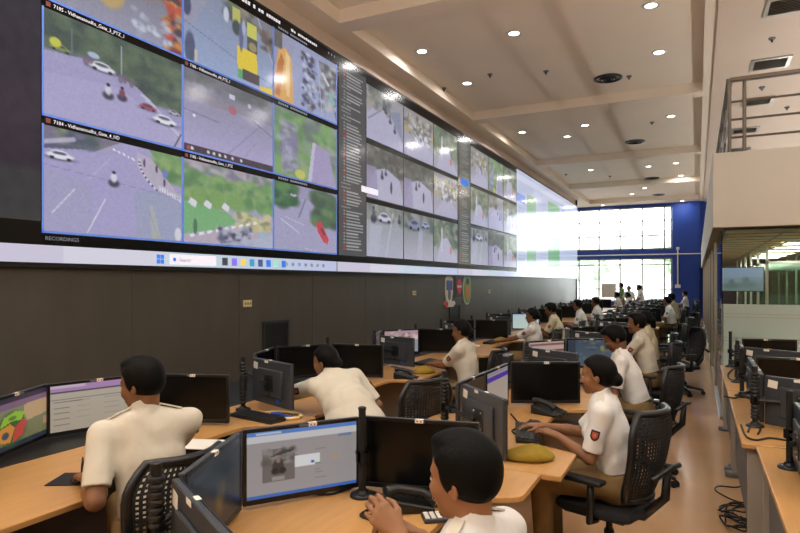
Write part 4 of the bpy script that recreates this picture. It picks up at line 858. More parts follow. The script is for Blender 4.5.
# ================================================================ furniture
def smoothrow(): pass
def desk_poly(xb, xf, xc, y0, y1, cy, half=.56, bl=.17):
    """worktop outline: straight back at xb, two wings to xf, hollow to xc around cy"""
    pts = [(xb,y0),(xf,y0)]
    def ease(t): return t*t*(3-2*t)
    for i in range(9): t = i/8; pts.append((xf+(xc-xf)*ease(t), cy-half+bl*t))
    for i in range(9): t = i/8; pts.append((xc+(xf-xc)*ease(t), cy+half-bl+bl*t))
    pts += [(xf,y1),(xb,y1)]; return pts
def desk(xb, xf, xc, y0, y1, cy, lab, grp=None, tray=False, trough=None, pedestal=False, half=.56):
    d = empty('desk', (0,0,0), 0, lab, 'desk', grp)
    pl = desk_poly(xb, xf, xc, y0+.002, y1-.002, cy, half)
    m = MB(); m.prism(pl, .712, .74); m.build('desk_top', M['wood'], d, .004)
    sgn = 1 if xf > xb else -1
    xm = xb+sgn*.52
    for yy in (y0+.06, y1-.06): MB().bb(min(xb,xm)+.03, max(xb,xm)-.03, yy-.0125, yy+.0125, .05, .711).build('side_panel', M['desk_panel'], d, .003); MB().bb(min(xb,xm)-.02, max(xb,xm)+.02, yy-.03, yy+.03, 0, .05).build('foot', M['grey_metal'], d, .012)
    MB().bb(min(xb+sgn*.06,xb+sgn*.085), max(xb+sgn*.06,xb+sgn*.085), y0+.08, y1-.08, .12, .711).build('modesty_panel', M['dark_panel'] if not pedestal else M['grey_metal'], d)
    if trough: MB().bb(trough, xb-.004, y0+.002, y1-.002, .56, .74).build('rear_trough', M['black_plastic'], d, .004)
    if tray: MB().bb(xb-.16, xb-.02, y0+.05, y1-.35, .7405, .80).build('cable_trunking', M['black_plastic'], d, .008)
    MB().lathe([(.04,0),(.04,.004),(.033,.005)], ((xb*.8+xf*.2), y0+.30, .7405), 18).build('grommet', M['black_plastic'], d, smooth=True)
    if pedestal:
        p = MB().bb(xb+.10, xb+.5, y0+.12, y0+.52, .05, .70).build('pedestal', M['grey_metal'], d, .006); q = MB()
        for i in range(7):
            for j in range(4): q.box((xb+.098, y0+.2+j*.08, .15+i*.075),(.006,.02,.012))
        q.build('vent_slots', M['black_matte'], p)
    return d
# ---------------------------------------------------------------- monitors: local x = viewing direction, y across, z up, origin under the panel
MW, MH = .535, .322
def monitor_base():
    r = empty('monitor', (0,0,0))
    m = MB(); m.box((-.012,0,MH/2),(.024,MW,MH)); m.build('housing', M['back_plastic'], r, .006)
    m = MB(); m.box((-.031,0,MH/2),(.016,MW*.62,MH*.62)); hb = m.build('back_bulge', M['back_plastic'], r, .007)
    m = MB(); m.box((-.041,0,MH/2),(.006,.12,.12)); vp = m.build('vesa_plate', M['black_plastic'], r, .003)
    q = MB()
    for a in (-.045,.045):
        for b in (-.045,.045): q.tube([(-.044,a,MH/2+b),(-.048,a,MH/2+b)], .006, 8)
    q.build('bolt', M['chrome'], vp)
    m = MB(); bz = .017
    m.bb(-.001,.004,-MW/2,MW/2,MH-bz,MH); m.bb(-.001,.004,-MW/2,MW/2,0,bz*1.35); m.bb(-.001,.004,-MW/2,-MW/2+bz,bz,MH-bz); m.bb(-.001,.004,MW/2-bz,MW/2,bz,MH-bz)
    m.build('bezel', M['bezel'], r, .0015)
    MB().bb(.004,.0045,-.022,.022,MH-.013,MH-.003).build('brand_strip', M['grey_metal'], r)
    return r
MON = None
def screen_canvas(kind):
    if kind == 'game':
        c = Canvas(90, 56, (134,140,112), (120,116,76)); c.rect(0,0,1,.10,(60,50,66)); c.rect(0,.10,1,.22,(130,100,124)); P = c.poly
        P([(.55,.22),(1,.20),(1,.52),(.55,.56)],(196,160,120)); P([(.9,.6),(1,.6),(1,.75),(.9,.75)],(176,140,110)); c.rect(0,.9,1,1,(44,54,66)); c.ell(.33,.62,.25,.32,(70,96,50)); P([(.12,.55),(.2,.36),(.4,.30),(.56,.36),(.5,.50),(.32,.48)],(150,190,60)); P([(.1,.58),(.3,.52),(.38,.62),(.3,.88),(.14,.84)],(214,140,60)); P([(.38,.62),(.52,.5),(.6,.56),(.52,.8),(.34,.9)],(196,74,66)); c.ell(.22,.72,.06,.07,(70,80,90)); c.ell(.34,.42,.07,.04,(100,130,60))
    elif kind == 'list':
        c = Canvas(90, 56, (190,180,164), (178,166,148)); c.rect(0,0,1,.14,(178,140,186)); c.rect(0,0,.4,.06,(206,186,206)); c.rect(0,.14,1,.17,(90,80,96)); c.rect(0,.30,1,.315,(130,124,120))
        for k in range(5): c.rect(.04,.36+k*.12,.22,.375+k*.12,(120,116,112)); c.rect(.30,.36+k*.12,.46,.372+k*.12,(160,154,148)); c.rect(.62,.36+k*.12,.82,.372+k*.12,(156,150,146))
        c.rect(.22,.35,.36,.37,(96,96,100))
    elif kind == 'form':
        c = Canvas(110, 70, (158,152,152), (162,156,156)); c.rect(0,0,1,.06,(90,130,200)); c.rect(0,.06,1,.17,(206,204,206)); c.rect(.08,.02,.3,.05,(190,200,220)); c.rect(0,.95,1,1,(60,110,190)); c.rect(.82,.17,.95,.21,(110,130,160))
        c.rect(.13,.28,.42,.78,(110,104,102)); c.blobs(.14,.3,.41,.5,40,.04,[(150,146,142),(130,126,122),(90,86,84)],.8); c.poly([(.2,.4),(.3,.32),(.41,.3),(.41,.34),(.3,.38)],(70,66,66)); c.ell(.27,.55,.05,.12,(60,58,58)); c.ell(.27,.46,.02,.04,(140,120,110)); c.ell(.24,.62,.03,.05,(40,40,42)); c.ell(.31,.62,.03,.05,(40,40,42)); c.rect(.22,.7,.33,.76,(150,146,144))
        c.rect(.42,.43,.65,.60,(226,226,226)); c.ell(.58,.55,.018,.02,(70,90,190))
        for y in (.32,.36,.64,.68,.72,.80): c.rect(.6,y,.6+RNG.uniform(.04,.2),y+.012,(136,130,130))
        c.ell(.79,.53,.03,.02,(206,150,90)); c.rect(.6,.57,.66,.6,(120,150,130))
    elif kind == 'tan':
        c = Canvas(48, 40, (176,160,148), (182,164,150)); c.rect(0,.12,1,.24,(84,60,160)); c.rect(0,0,1,.10,(150,140,150))
    elif kind == 'brown':  # brown sheen of a screen seen at a slant, painted as its picture
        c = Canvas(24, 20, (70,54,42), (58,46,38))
    elif kind == 'glow':  # coloured blobs are room reflections painted onto a dark screen
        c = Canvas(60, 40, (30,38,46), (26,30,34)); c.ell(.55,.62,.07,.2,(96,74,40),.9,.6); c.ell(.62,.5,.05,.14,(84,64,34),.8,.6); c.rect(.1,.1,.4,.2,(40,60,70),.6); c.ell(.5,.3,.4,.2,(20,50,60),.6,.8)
    elif kind == 'pink':
        c = Canvas(48, 30, (206,176,176), (170,170,180)); c.rect(0,0,1,.12,(180,150,170)); c.blobs(0,.1,1,.5,40,.07,[(190,150,140),(120,100,96),(226,206,200)],.8); c.rect(0,.5,1,1,(150,156,170))
    elif kind == 'map':
        c = Canvas(60, 40, (66,78,96), (84,96,112)); c.blobs(0,0,1,1,60,.06,[(56,68,86),(96,112,126),(64,88,96),(110,118,90)],.8); c.rect(0,0,.16,1,(50,60,76)); c.ell(.72,.3,.04,.1,(140,140,76))
    elif kind == 'pinkform':
        c = Canvas(40, 26, (196,170,160), (190,164,156)); c.rect(0,.05,1,.12,(130,90,90)); c.rect(0,.3,1,.36,(120,64,60))
    else:
        c = Canvas(30, 20, (196,216,214), (204,220,214)); c.rect(0,0,1,.1,(160,190,220))
    return c
def monitor(x, y, ang, lab, grp=None, screen=None, sticker=True, backstick=False, z=.757):
    """ang: direction the picture faces, degrees"""
    global MON
    if MON is None: MON = monitor_base()
    o = copy_tree(MON)
    o.location = (x, y, z); o.rotation_euler = (0,0,math.radians(ang)); tag(o, lab, 'monitor', grp)
    if screen is None: MB().bb(.0005,.002,-MW/2+.016,MW/2-.016,.022,MH-.016).build('screen', M['screen_off'], o)
    else: screen_canvas(screen).mesh('screen', M['desk_screen'], o, (.002,-MW/2+.016,MH-.016), (0,MW-.032,0), (0,0,-MH+.038))
    if sticker:
        a = RNG.uniform(-.05,.05); s = MB().bb(.0042,.0048,a-.019,a+.019,MH-.016,MH-.001).bb(-.012,.0048,a-.019,a+.019,MH,MH+.0006).build('asset_sticker', M['sticker_white'], o); MB().bb(.0049,.0052,a-.012,a-.005,MH-.012,MH-.005).bb(.0049,.0052,a+.004,a+.012,MH-.012,MH-.005).build('sticker_mark', M['sticker_red'], s)
    if backstick:
        m = MB(); m.box((-.0245,MW*.40,MH*.84),(.001,.06,.05), m=Matrix.Rotation(.12,3,'X')); m.build('back_label', M['sticker_white'], o); m = MB(); m.box((-.0245,.06,MH-.012),(.001,.05,.018)); m.build('edge_label', M['sticker_white'], o)
        MB().box((-.040,.0,MH*.30),(.004,.012,.06)).build('cable_clip', M['black_matte'], o); m = MB(); m.box((-.026,-.1,.045),(.003,.04,.03)); m.build('port_plug', M['logo_blue'], o)
    return o
def mon_px(a, b, front, lab, ztop=1.08, keep='mid', **kw):
    """placed between two top corners read off the photograph; front = True when the picture side faces the camera"""
    A, B = Vector(at(*a, ztop)), Vector(at(*b, ztop)); d = (B-A).normalized()
    c = (A+B)/2 if keep == 'mid' else (A+d*MW/2 if keep == 'a' else B-d*MW/2)
    n = Vector((d.y, -d.x))
    if (n.dot(-c) > 0) != front: n = -n
    return monitor(c.x, c.y, math.degrees(math.atan2(n.y, n.x)), lab, z=ztop-MH, **kw), c, n
def pole(x, y, mons, lab, grp=None, spine=True, top=1.13, via=None):
    p = empty('monitor_pole', (x,y,.7405), 0, lab, 'monitor stand', grp)
    MB().lathe([(.055,0),(.055,.008),(.05,.014),(.03,.018),(.024,.03)], (0,0,0), 24).build('base', M['black_plastic'], p, smooth='auto')
    MB().tube([(0,0,.02),(0,0,top-.7405)], .0165, 14).build('pole', M['black_matte'], p, smooth='auto')
    MB().lathe([(.018,0),(.019,.012),(.012,.016)], (0,0,top-.7405-.004), 14).build('cap', M['black_plastic'], p)
    if spine:
        m = MB(); n = 13
        for i in range(n): z0 = .05+i*.024; m.lathe([(.022,0),(.026,.006),(.026,.014),(.022,.020)], (0,0,z0), 14)
        m.build('cable_spine', M['black_plastic'], p, smooth='auto')
    for o in mons:
        a = o.rotation_euler.z; bx, by = o.location.x-.064*math.cos(a)-x, o.location.y-.064*math.sin(a)-y; bz = o.location.z+MH/2-.7405
        mx, my = (bx*.5-by*.18, by*.5+bx*.18) if via is None else (via[0]-x, via[1]-y)
        m = MB(); m.tube([(0,0,bz-.0),(mx,my,bz),(bx,by,bz)], .013, 8); m.build('arm', M['black_plastic'], p)
        m = MB(); m.lathe([(.028,-.022),(.028,.022)], (0,0,bz), 14); m.build('clamp', M['dark_steel'], p); MB().lathe([(.02,-.02),(.02,.02)], (mx,my,bz), 12).build('elbow_joint', M['dark_steel'], p)
    return p
# ---------------------------------------------------------------- desk things
def keyboard(x, y, ang, lab, grp=None):
    o = empty('keyboard', (x,y,.7405), math.radians(ang), lab, 'keyboard', grp)      # long axis = local y, typist at -x
    m = MB(); m.add([(-.07,-.22,0),(.07,-.22,0),(.07,.22,0),(-.07,.22,0),(-.07,-.22,.012),(.07,-.22,.026),(.07,.22,.026),(-.07,.22,.012)], [(0,3,2,1),(4,5,6,7),(0,1,5,4),(1,2,6,5),(2,3,7,6),(3,0,4,7)]); m.build('case', M['black_plastic'], o, .004)
    m = MB()
    for i in range(5):
        for j in range(19):
            m.box((-.052+i*.026, -.198+j*.022, .0165+.0026*i+.003), (.0225,.0185,.008))
    m.build('keys', M['key'], o); return o
def mouse(x, y, ang, lab):
    o = empty('mouse', (x,y,.7405), math.radians(ang), lab, 'mouse'); m = MB(); m.ball((0,0,.012),(.052,.030,.020),16,10); m.build('shell', M['black_plastic'], o, smooth=True); MB().box((.024,0,.031),(.018,.005,.006)).build('wheel', M['key'], o); return o
def phone(x, y, ang, lab, off=False):
    o = empty('desk_phone', (x,y,.7405), math.radians(ang), lab, 'telephone')
    m = MB(); m.add([(-.1,-.09,0),(.1,-.09,0),(.1,.09,0),(-.1,.09,0),(-.1,-.09,.02),(.1,-.09,.065),(.1,.09,.065),(-.1,.09,.02)], [(0,3,2,1),(4,5,6,7),(0,1,5,4),(1,2,6,5),(2,3,7,6),(3,0,4,7)]); m.build('base', M['black_plastic'], o, .008)
    m = MB(); m.tube([(-.085,.055,.055),(-.05,.055,.078),(.05,.055,.098),(.09,.055,.088)], [.026,.019,.019,.026], 12); m.build('handset', M['black_plastic'], o, smooth='auto')
    R = Matrix.Rotation(-.22,3,'Y'); m = MB()
    for i in range(4):
        for j in range(3): m.box((-.065+i*.026, -.065+j*.026, .0305+i*.006),(.017,.017,.008), m=R)
    m.build('keypad', M['key'], o); MB().box((.062,-.04,.060),(.045,.075,.004), m=R).build('display', M['phone_lcd'], o)
    m = MB(); m.tube([(-.09,.055,.04)]+[(-.11-.02*math.sin(t*1.1), .05-t*.012+.012*math.cos(t*6), .012+.008*math.sin(t*6)) for t in np.linspace(0,8,60)], .0035, 6); m.build('cord', M['cable'], o)
    return o
def beret(x, y, ang, lab):
    m = MB(); vs = []; n = 28
    o = empty('beret', (x,y,.7405), math.radians(ang), lab, 'cap')
    m = MB(); m.lathe([(.0,.0),(.10,.0),(.125,.006),(.132,.020),(.118,.038),(.085,.052),(.045,.058),(.006,.056)], (0,0,0), 30)
    m.v = [(p[0]*1.05+ .02*math.sin(p[1]*30)*p[2]*8, p[1]*.78, p[2]*(1+.18*math.sin(p[0]*26+1)+.12*math.sin(p[1]*33))) for p in m.v]; m.build('crown', M['beret'], o, smooth=True)
    m = MB(); m.tube([(math.cos(t)*.120, math.sin(t)*.088, .012) for t in np.linspace(-1.1,1.1,14)], .011, 8); m.build('headband', M['belt'], o, smooth=True); return o
def paper(x, y, ang, lab, w=.21, l=.297):
    o = MB().box((0,0,.0015),(l,w,.003)).build('paper', M['paper']); o.location = (x,y,.7405); o.rotation_euler = (0,0,math.radians(ang)); return tag(o, lab, 'paper')
# ---------------------------------------------------------------- task chair, local x = forward
CHAIR = None
def chair_base():
    r = empty('office_chair', (0,0,0))
    def back(u, v):                                        # u -1..1 across, v 0..1 up
        w = (.205+.055*math.sin(min(v*1.15,1)*PI/2))*(1-.34*max(0,(v-.72)/.28)**2)*(1-.22*max(0,(.25-v)/.25)**2)
        z = .50+.49*v; x = -.235-.085*v+.05*math.sin(v*PI)*-.6+.075*u*u
        return Vector((x, u*w, z))
    m = MB(); nu, nv = 22, 24; t = Vector((.0025,0,0))
    for i in range(nu):
        for j in range(nv):
            a0,a1 = -1+2*i/nu, -1+2*(i+1)/nu; b0,b1 = j/nv, (j+1)/nv; fu, fv = .24*(a1-a0), .24*(b1-b0)
            if (i+j)%2: fu *= 1.0
            O = [back(a0,b0),back(a1,b0),back(a1,b1),back(a0,b1)]; I = [back(a0+fu,b0+fv),back(a1-fu,b0+fv),back(a1-fu,b1-fv),back(a0+fu,b1-fv)]
            for s in (1,-1):
                vs = [p+t*s for p in O]+[p+t*s for p in I]; m.add(vs, [(0,1,5,4),(1,2,6,5),(2,3,7,6),(3,0,4,7)] if s == 1 else [(4,5,1,0),(5,6,2,1),(6,7,3,2),(7,4,0,3)])
            m.add([p+t for p in I]+[p-t for p in I], [(0,1,5,4),(1,2,6,5),(2,3,7,6),(3,0,4,7)])
    m.build('backrest_mesh', M['chair_mesh'], r)
    loop = [back(-1,v) for v in np.linspace(0,1,16)]+[back(u,1) for u in np.linspace(-.85,.85,9)]+[back(1,v) for v in np.linspace(1,0,16)]+[back(u,0) for u in np.linspace(.8,-.8,7)]
    m = MB(); m.tube(loop+[loop[0]], .019, 10, cap=False); m.build('backrest_frame', M['chair_plastic'], r, smooth=True)
    m = MB(); m.tube([(-.03,0,.37),(-.2,0,.39),(-.32,0,.52),(-.335,0,.70)], [.03,.028,.025,.02], 10); m.tube([(-.325,-.19,.66),(-.35,0,.69),(-.325,.19,.66)], .016, 8); m.build('back_support', M['chair_plastic'], r, smooth=True)
    m = MB(); pl = [(-.21,-.19),(-.22,0),(-.21,.19),(-.12,.235),(.15,.25),(.24,.20),(.26,0),(.24,-.20),(.15,-.25),(-.12,-.235)]; m.prism(pl, .388, .438); m.build('seat', M['seat_cloth'], r, .02, seg=3)
    MB().bb(-.14,.12,-.12,.12,.345,.387).build('mechanism', M['chair_plastic'], r, .01)
    for s in (1,-1):
        m = MB(); m.tube([(-.02,s*.20,.375),(-.02,s*.285,.385),(-.03,s*.29,.50),(-.03,s*.29,.60)], [.018,.018,.022,.018], 10); a = m.build('armrest', M['chair_plastic'], r, smooth=True)
        m = MB(); m.box((.02,s*.29,.613),(.25,.085,.028)); m.build('arm_pad', M['black_matte'], a, .012, seg=3)
    MB().lathe([(.028,.10),(.028,.26),(.018,.26),(.018,.345)], (0,0,0), 16).build('gas_lift', M['dark_steel'], r, smooth='auto')
    m = MB()
    for k in range(5): a = 2*PI*k/5+.3; m.tube([(.02*math.cos(a),.02*math.sin(a),.115),(.16*math.cos(a),.16*math.sin(a),.10),(.30*math.cos(a),.30*math.sin(a),.072)], [.030,.022,.016], 8)
    m.lathe([(.045,.085),(.045,.135),(.03,.14)], (0,0,0), 14); m.build('star_base', M['chair_plastic'], r, smooth='auto')
    for k in range(5):
        a = 2*PI*k/5+.3; c = Vector((.305*math.cos(a),.305*math.sin(a),.03)); d = Vector((-math.sin(a),math.cos(a),0)); m = MB()
        for s in (-.016,.016): m.tube([c+d*(s-.009), c+d*(s+.009)], .029, 14)
        m.tube([c+Vector((0,0,.012)), c+Vector((0,0,.05))], .008, 8); m.build('caster', M['black_matte'], r, smooth='auto')
    return r
def chair(x, y, ang, lab, grp=None, cap=False):
    global CHAIR
    if CHAIR is None: CHAIR = chair_base(); o = CHAIR
    else: o = copy_tree(CHAIR)
    o.location = (x,y,0); o.rotation_euler = (0,0,math.radians(ang)); return tag(o, lab, 'chair', grp)
# ================================================================ putting it together
room(); fittings(); glass_room(); uplights(); wall_things(); video_wall()
ORD = ['first','second','third','fourth','fifth','sixth','seventh','eighth','ninth','tenth','eleventh','twelfth']
def mon_pts(A, B, op, lab, **kw):
    A, B, op = Vector(A), Vector(B), Vector(op); d = (B-A).normalized(); c = (A+B)/2; n = Vector((d.y,-d.x))
    if n.dot(op-c) < 0: n = -n
    return monitor(c.x, c.y, math.degrees(math.atan2(n.y,n.x)), lab, **kw)
LOOK = {None:'black switched-off monitor','game':'monitor with a green page and round logo','list':'monitor with a pale list under a purple bar','form':'monitor with a white web form and photograph','tan':'tan monitor page with purple stripe','brown':'monitor with a dim brown screen','glow':'dark monitor with a faint orange glow','pink':'monitor with a pinkish picture','map':'monitor with a blue grey street map','pinkform':'monitor with a pink page and dark red stripe','page':'monitor with a pale blue page'}
POS = ['near wing','near centre','far centre','far wing']
def station(pts, op, scr, where, grp=None, backs=(True,False,False,False)):
    out = []
    for i, (a, b) in enumerate(pts):
        if a is None: continue
        out.append((i, mon_pts(a, b, op, '%s, %s of %s' % (LOOK[scr[i]], POS[i], where), grp=grp, screen=scr[i], backstick=backs[i])))
    return out
def tmpl(x, y, flat=False):
    if flat: P = [((.02,-.55),(.45,-.80)),((0,-.52),(0,.0)),((0,.02),(0,.54)),((.02,.57),(.50,.76))]
    else: P = [((.21,-.56),(.67,-.82)),((.19,-.53),(0,-.03)),((.01,.005),(.31,.44)),((.33,.465),(.85,.575))]
    return [((x+a[0],y+a[1]),(x+b[0],y+b[1])) for a, b in P]
CH = 'chairs along the desk rows'
def poles(st, pts, op, pa, pb, where):
    d = dict(st)
    def gap(p, q):
        g = (Vector(p)+Vector(q))/2; return g+(g-Vector(op)).normalized()*.075
    va, vb = gap(pts[0][0], pts[1][0]), gap(pts[2][1], pts[3][0])
    pole(pa[0], pa[1], [d[i] for i in (0,1) if i in d], 'black pole stand with ribbed cable spine, near side of %s' % where, via=va)
    pole(pb[0], pb[1], [d[i] for i in (2,3) if i in d], 'black pole stand with two screens, far side of %s' % where, spine=False, via=vb)
# ---------------------------------------------------------------- row along the dark wall
AW = ['the front wall-side desk','the leaning woman\'s desk','the third wall-side desk','the fourth wall-side desk']+['the %s wall-side desk' % ORD[k] for k in range(4,12)]
ACY = [2.45,4.65,6.83]+[9.03+2.2*k for k in range(7)]
ASC = [[None,'game','list',None],[None]*4,[None,None,'pink',None],[None]*4,[None,None,None,'page']]+[[None]*4]*8
for k, cy in enumerate(ACY):
    y0 = cy-1.1 if k else .2; y1 = cy+1.1
    if k == 1: y0 = 3.55
    if k == 0: y1 = 3.55
    if k == 2: y0 = 5.75
    if k == 1: y1 = 5.75
    desk(-3.22, -2.42 if k < 1 else -2.46, -2.70, y0, y1, cy+(.13 if k == 0 else 0), 'light wood worktop of %s' % AW[k], 'wood desks along the dark wall', trough=-4.0, half=.72)
    jx = -3.63 if k else -3.52
    pts = tmpl(jx, cy)
    if k == 0:
        pts[0] = ((-3.28,1.78),(-2.84,1.46)); pts[1] = ((-3.32,1.86),(-3.56,2.34)); pts[2] = ((-3.53,2.31),(-3.37,2.82)); pts[3] = ((-3.30,2.90),(-2.80,3.08))
    if k == 1: pts[0] = ((-3.02,3.61),(-2.52,3.42)); pts[3] = ((-3.29,5.12),(-2.78,5.22))
    if k == 2: pts[3] = ((-3.34,7.31),(-2.84,7.47)); pts[0] = ((-3.32,6.20),(-2.80,6.03))
    st = station(pts, (-2.4, cy), ASC[k], AW[k], 'screens of the wall-side row')
    if k == 1: dict(st)[0].location.z = .805
    ax = pts[0][0]
    poles(st, pts, (-2.4, cy), (ax[0]-.03, ax[1]-.10), ((pts[2][1][0]+pts[3][0][0])/2-.07, (pts[2][1][1]+pts[3][0][1])/2+.05), AW[k])
# ---------------------------------------------------------------- middle row
BW = ['the front middle desk','the typing woman\'s desk','the third middle desk','the fourth middle desk']+['the %s middle row desk' % ORD[k] for k in range(4,12)]
BCY = [1.96,4.1,6.25,8.4]+[10.55+2.15*k for k in range(7)]
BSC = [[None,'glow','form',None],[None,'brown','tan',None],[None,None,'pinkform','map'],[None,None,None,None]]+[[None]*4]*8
bnd = [.9,3.0,5.17]+[7.32+2.15*k for k in range(9)]
for k, cy in enumerate(BCY):
    desk(-1.80 if k == 0 else -1.70, -.70 if k == 0 else (-.60 if k < 3 else -.72), -.92 if k < 3 else -1.0, bnd[k], bnd[k+1], (bnd[k]+bnd[k+1])/2, 'light wood worktop of %s' % BW[k], 'wood desks of the middle row', half=(.72,.66)[k] if k < 2 else .86)
    if k == 0: pts = [((-1.47,1.395),(-1.02,1.14)),((-1.49,1.44),(-1.69,1.93)),((-1.70,1.97),(-1.40,2.385)),((-1.385,2.415),(-.86,2.52))]
    elif k == 1: pts = [((-1.27,3.47),(-.90,3.09)),((-1.31,3.50),(-1.31,3.95)),((-1.30,3.97),(-1.30,4.49)),((-1.29,4.57),(-.82,4.80))]
    elif k == 2: pts = tmpl(-1.60, 6.20); pts[3] = ((-1.29,6.76),(-.78,6.9))
    else: pts = tmpl(-1.60, cy)
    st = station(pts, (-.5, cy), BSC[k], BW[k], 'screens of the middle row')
    pa = {0:(-1.505,1.335), 1:(-1.42,3.50)}.get(k, (pts[0][0][0]-.03, pts[0][0][1]-.10))
    pb = {0:(-1.345,2.335), 1:(-1.37,4.53)}.get(k, ((pts[2][1][0]+pts[3][0][0])/2-.07, (pts[2][1][1]+pts[3][0][1])/2+.05))
    poles(st, pts, (-.5, cy), pa, pb, BW[k])
desk(-3.9, -2.92, -3.05, 23.4, 25.7, 24.5, 'last wood desk below the far window', half=.8)
# ---------------------------------------------------------------- right hand row
CW = ['the nearest right-hand desk','the second right-hand desk','the right-hand desk by the glass wall']
CB = [(2.05,4.08,.31,3.1),(4.10,6.04,.24,5.17),(6.06,7.85,.24,7.12)]
for k, (y0, y1, xb, cy) in enumerate(CB):
    desk(xb, 1.75, 1.5, y0, y1, (y0+y1)/2, 'light wood worktop of %s' % CW[k], 'wood desks on the right', pedestal=True, half=.6)
    x = xb+.16; P = [((x+.02,cy-.50),(x+.46,cy-.78)),((x,cy-.47),(x,cy+.045)),((x,cy+.065),(x,cy+.575)),((x+.05,cy+.60),(x+.55,cy+.68))]
    if k == 0: P[0] = (None,None); P[1] = (None,None)
    if k == 2: P[3] = ((x+.05,7.56),(x+.56,7.68)); P[2] = ((x,7.06),(x,7.54)); P[1] = ((x,6.60),(x,7.04))
    st = station(P, (1.5, cy), [None]*4, CW[k], 'screens of the right-hand row', backs=(True,False,False,False))
    d = dict(st)
    if 0 in d: pole(x-.055, cy-.55, [d[0],d[1]], 'black pole stand with ribbed spine, near side of %s' % CW[k])
    pole(x-.062+ (.02 if k == 0 else 0), cy+.62 if k else 3.66, [d[2],d[3]], 'plain black pole, far side of %s' % CW[k], spine=False)
# ---------------------------------------------------------------- people
def pr_(u, v, z): return (*at(u,v,z), z)
TN = (128,88,60)
person('man in cream police shirt seen from behind at the front wall-side desk', -2.21, 1.95, 142, 'm', 1.0, hipz=.60, side=4, lean=8, hyaw=50, hpitch=12, Lw=(-2.51,1.83,.80), Lf=V3(1,.2,-.1), Rw=(-2.60,2.34,.80), h=.0065, tone=TN, Lpole=V3(-.8,.0,-.8), bulk=.97)
person('woman with hair bun standing and leaning far over the second wall-side desk', -2.08, 3.55, 130, 'f', 1.0, hipz=.745, lean=57, side=16, hyaw=50, hpitch=14, legs='stand', long=True, bulk=1.08, Lw=(-3.10,3.78,.80), Rw=(-2.30,4.08,.80), Rpole=V3(-.3,-.7,-.9), Lpole=V3(-.1,.6,-.8), h=.0065, tone=(138,97,68), Lcurl=.7, knees={1:V3(.12,.10,.46),-1:V3(.12,-.10,.46)})
person('woman with low ponytail in profile, at the third wall-side desk', -2.16, 6.05, 176, 'f', 1.0, lean=10, hpitch=12, hyaw=6, Lw=(-2.62,6.12,.79), Rw=(-2.62,6.36,.79), h=.010, tone=TN)
person('woman with neat bun in profile, at the fourth wall-side desk', -2.20, 9.15, 180, 'f', 1.0, lean=6, Lw=(-2.70,9.0,.79), Rw=(-2.70,9.3,.79), h=.012, tone=TN, shirt='shirt_white')
person('man in cream shirt leaning on his elbows, beside the pale blue screen', -2.22, 11.25, 184, 'm', 1.03, lean=20, hpitch=16, Lw=(-2.72,11.05,.79), Rw=(-2.72,11.5,.79), h=.013, tone=(110,72,52), shirt='shirt_cream')
person('officer in white, sixth along the dark wall, in front of the far screens', -2.20, 13.6, 182, 'm', 1.0, lean=14, h=.016, tone=TN, shirt='shirt_white')
person('officer in white, seventh along the dark wall, behind a lower desk screen', -2.18, 15.85, 176, 'm', 1.0, lean=12, h=.016, tone=(112,74,54), shirt='shirt_white')
person('man with short hair at the bottom edge, raising his hands at the front desk', -.47, 1.50, 172, 'm', .97, hipz=.57, lean=8, hyaw=-2, hpitch=8, Lw=(-.78,1.58,.95), Rw=(-.76,1.69,.91), Rcurl=.9, Lcurl=.75, Lf=V3(.75,.1,.65), Ldors=V3(-.5,.75,.45), Rf=V3(.85,.3,.45), Rdors=V3(-.2,-.6,.75), h=.006, tone=(150,106,74), shirt='shirt_white', hairline=.004)
person('woman in white shirt with hair bun, typing at the right middle desk', -.41, 3.70, 180, 'f', .98, hipz=.555, lean=11, hyaw=-4, hpitch=6, Lw=(-.74,3.60,.79), Rw=(-.87,3.80,.79), Lcurl=.35, Rcurl=.35, h=.006, tone=(144,102,72), shirt='shirt_white', Lpole=V3(-.6,.35,-.8))
person('man with bowed head in cream shirt behind the woman with the bun', -.46, 5.80, 180, 'm', 1.02, lean=20, hpitch=34, hyaw=8, Lw=(-.86,5.65,.79), Rw=(-.90,5.95,.79), h=.0075, tone=(112,74,54), shirt='shirt_white')
person('man resting his chin on his hand in the middle row', -.50, 7.75, 176, 'm', 1.02, lean=14, hpitch=4, hyaw=10, L=V3(.36,.08,.985), Lf=V3(-.1,0,1), Ldors=V3(1,0,.1), Lcurl=1.0, Lpole=V3(.3,.3,-1), Rw=(-.92,7.9,.79), h=.009, tone=TN)
person('officer half hidden just beyond the man with chin on hand', -.56, 8.98, 178, 'f', 1.0, lean=8, L=V3(.28,.1,.71), R=V3(.28,-.1,.71), hpitch=8, h=.012, tone=TN, shirt='shirt_cream')
person('officer in white facing left, near the blue wall in the aisle row', -.56, 17.1, 178, 'm', 1.0, lean=12, h=.016, tone=TN, shirt='shirt_white')
person('broad man in cream shirt turned away, close to the far blue wall', -.50, 19.2, 160, 'm', 1.08, lean=16, h=.016, tone=TN, shirt='shirt_cream')
person('farthest seated officer in front of the blue wall', -.40, 27.5, 175, 'm', 1.0, lean=4, h=.018, tone=TN, shirt='shirt_white')
person('left one of two seated officers below the far window', -2.62, 24.3, 178, 'm', 1.0, lean=12, h=.018, tone=(112,74,54), shirt='shirt_white')
person('right one of two seated officers below the far window', -2.32, 24.9, 185, 'f', 1.0, lean=10, h=.018, tone=TN, shirt='shirt_white')
person('standing person in a green shirt before the far window', -2.90, 27.5, 200, 'm', 1.0, hipz=.90, lean=3, legs='stand', L=V3(.15,.25,.85), R=V3(.15,-.25,.85), h=.018, tone=TN, shirt='shirt_green', patch=False)
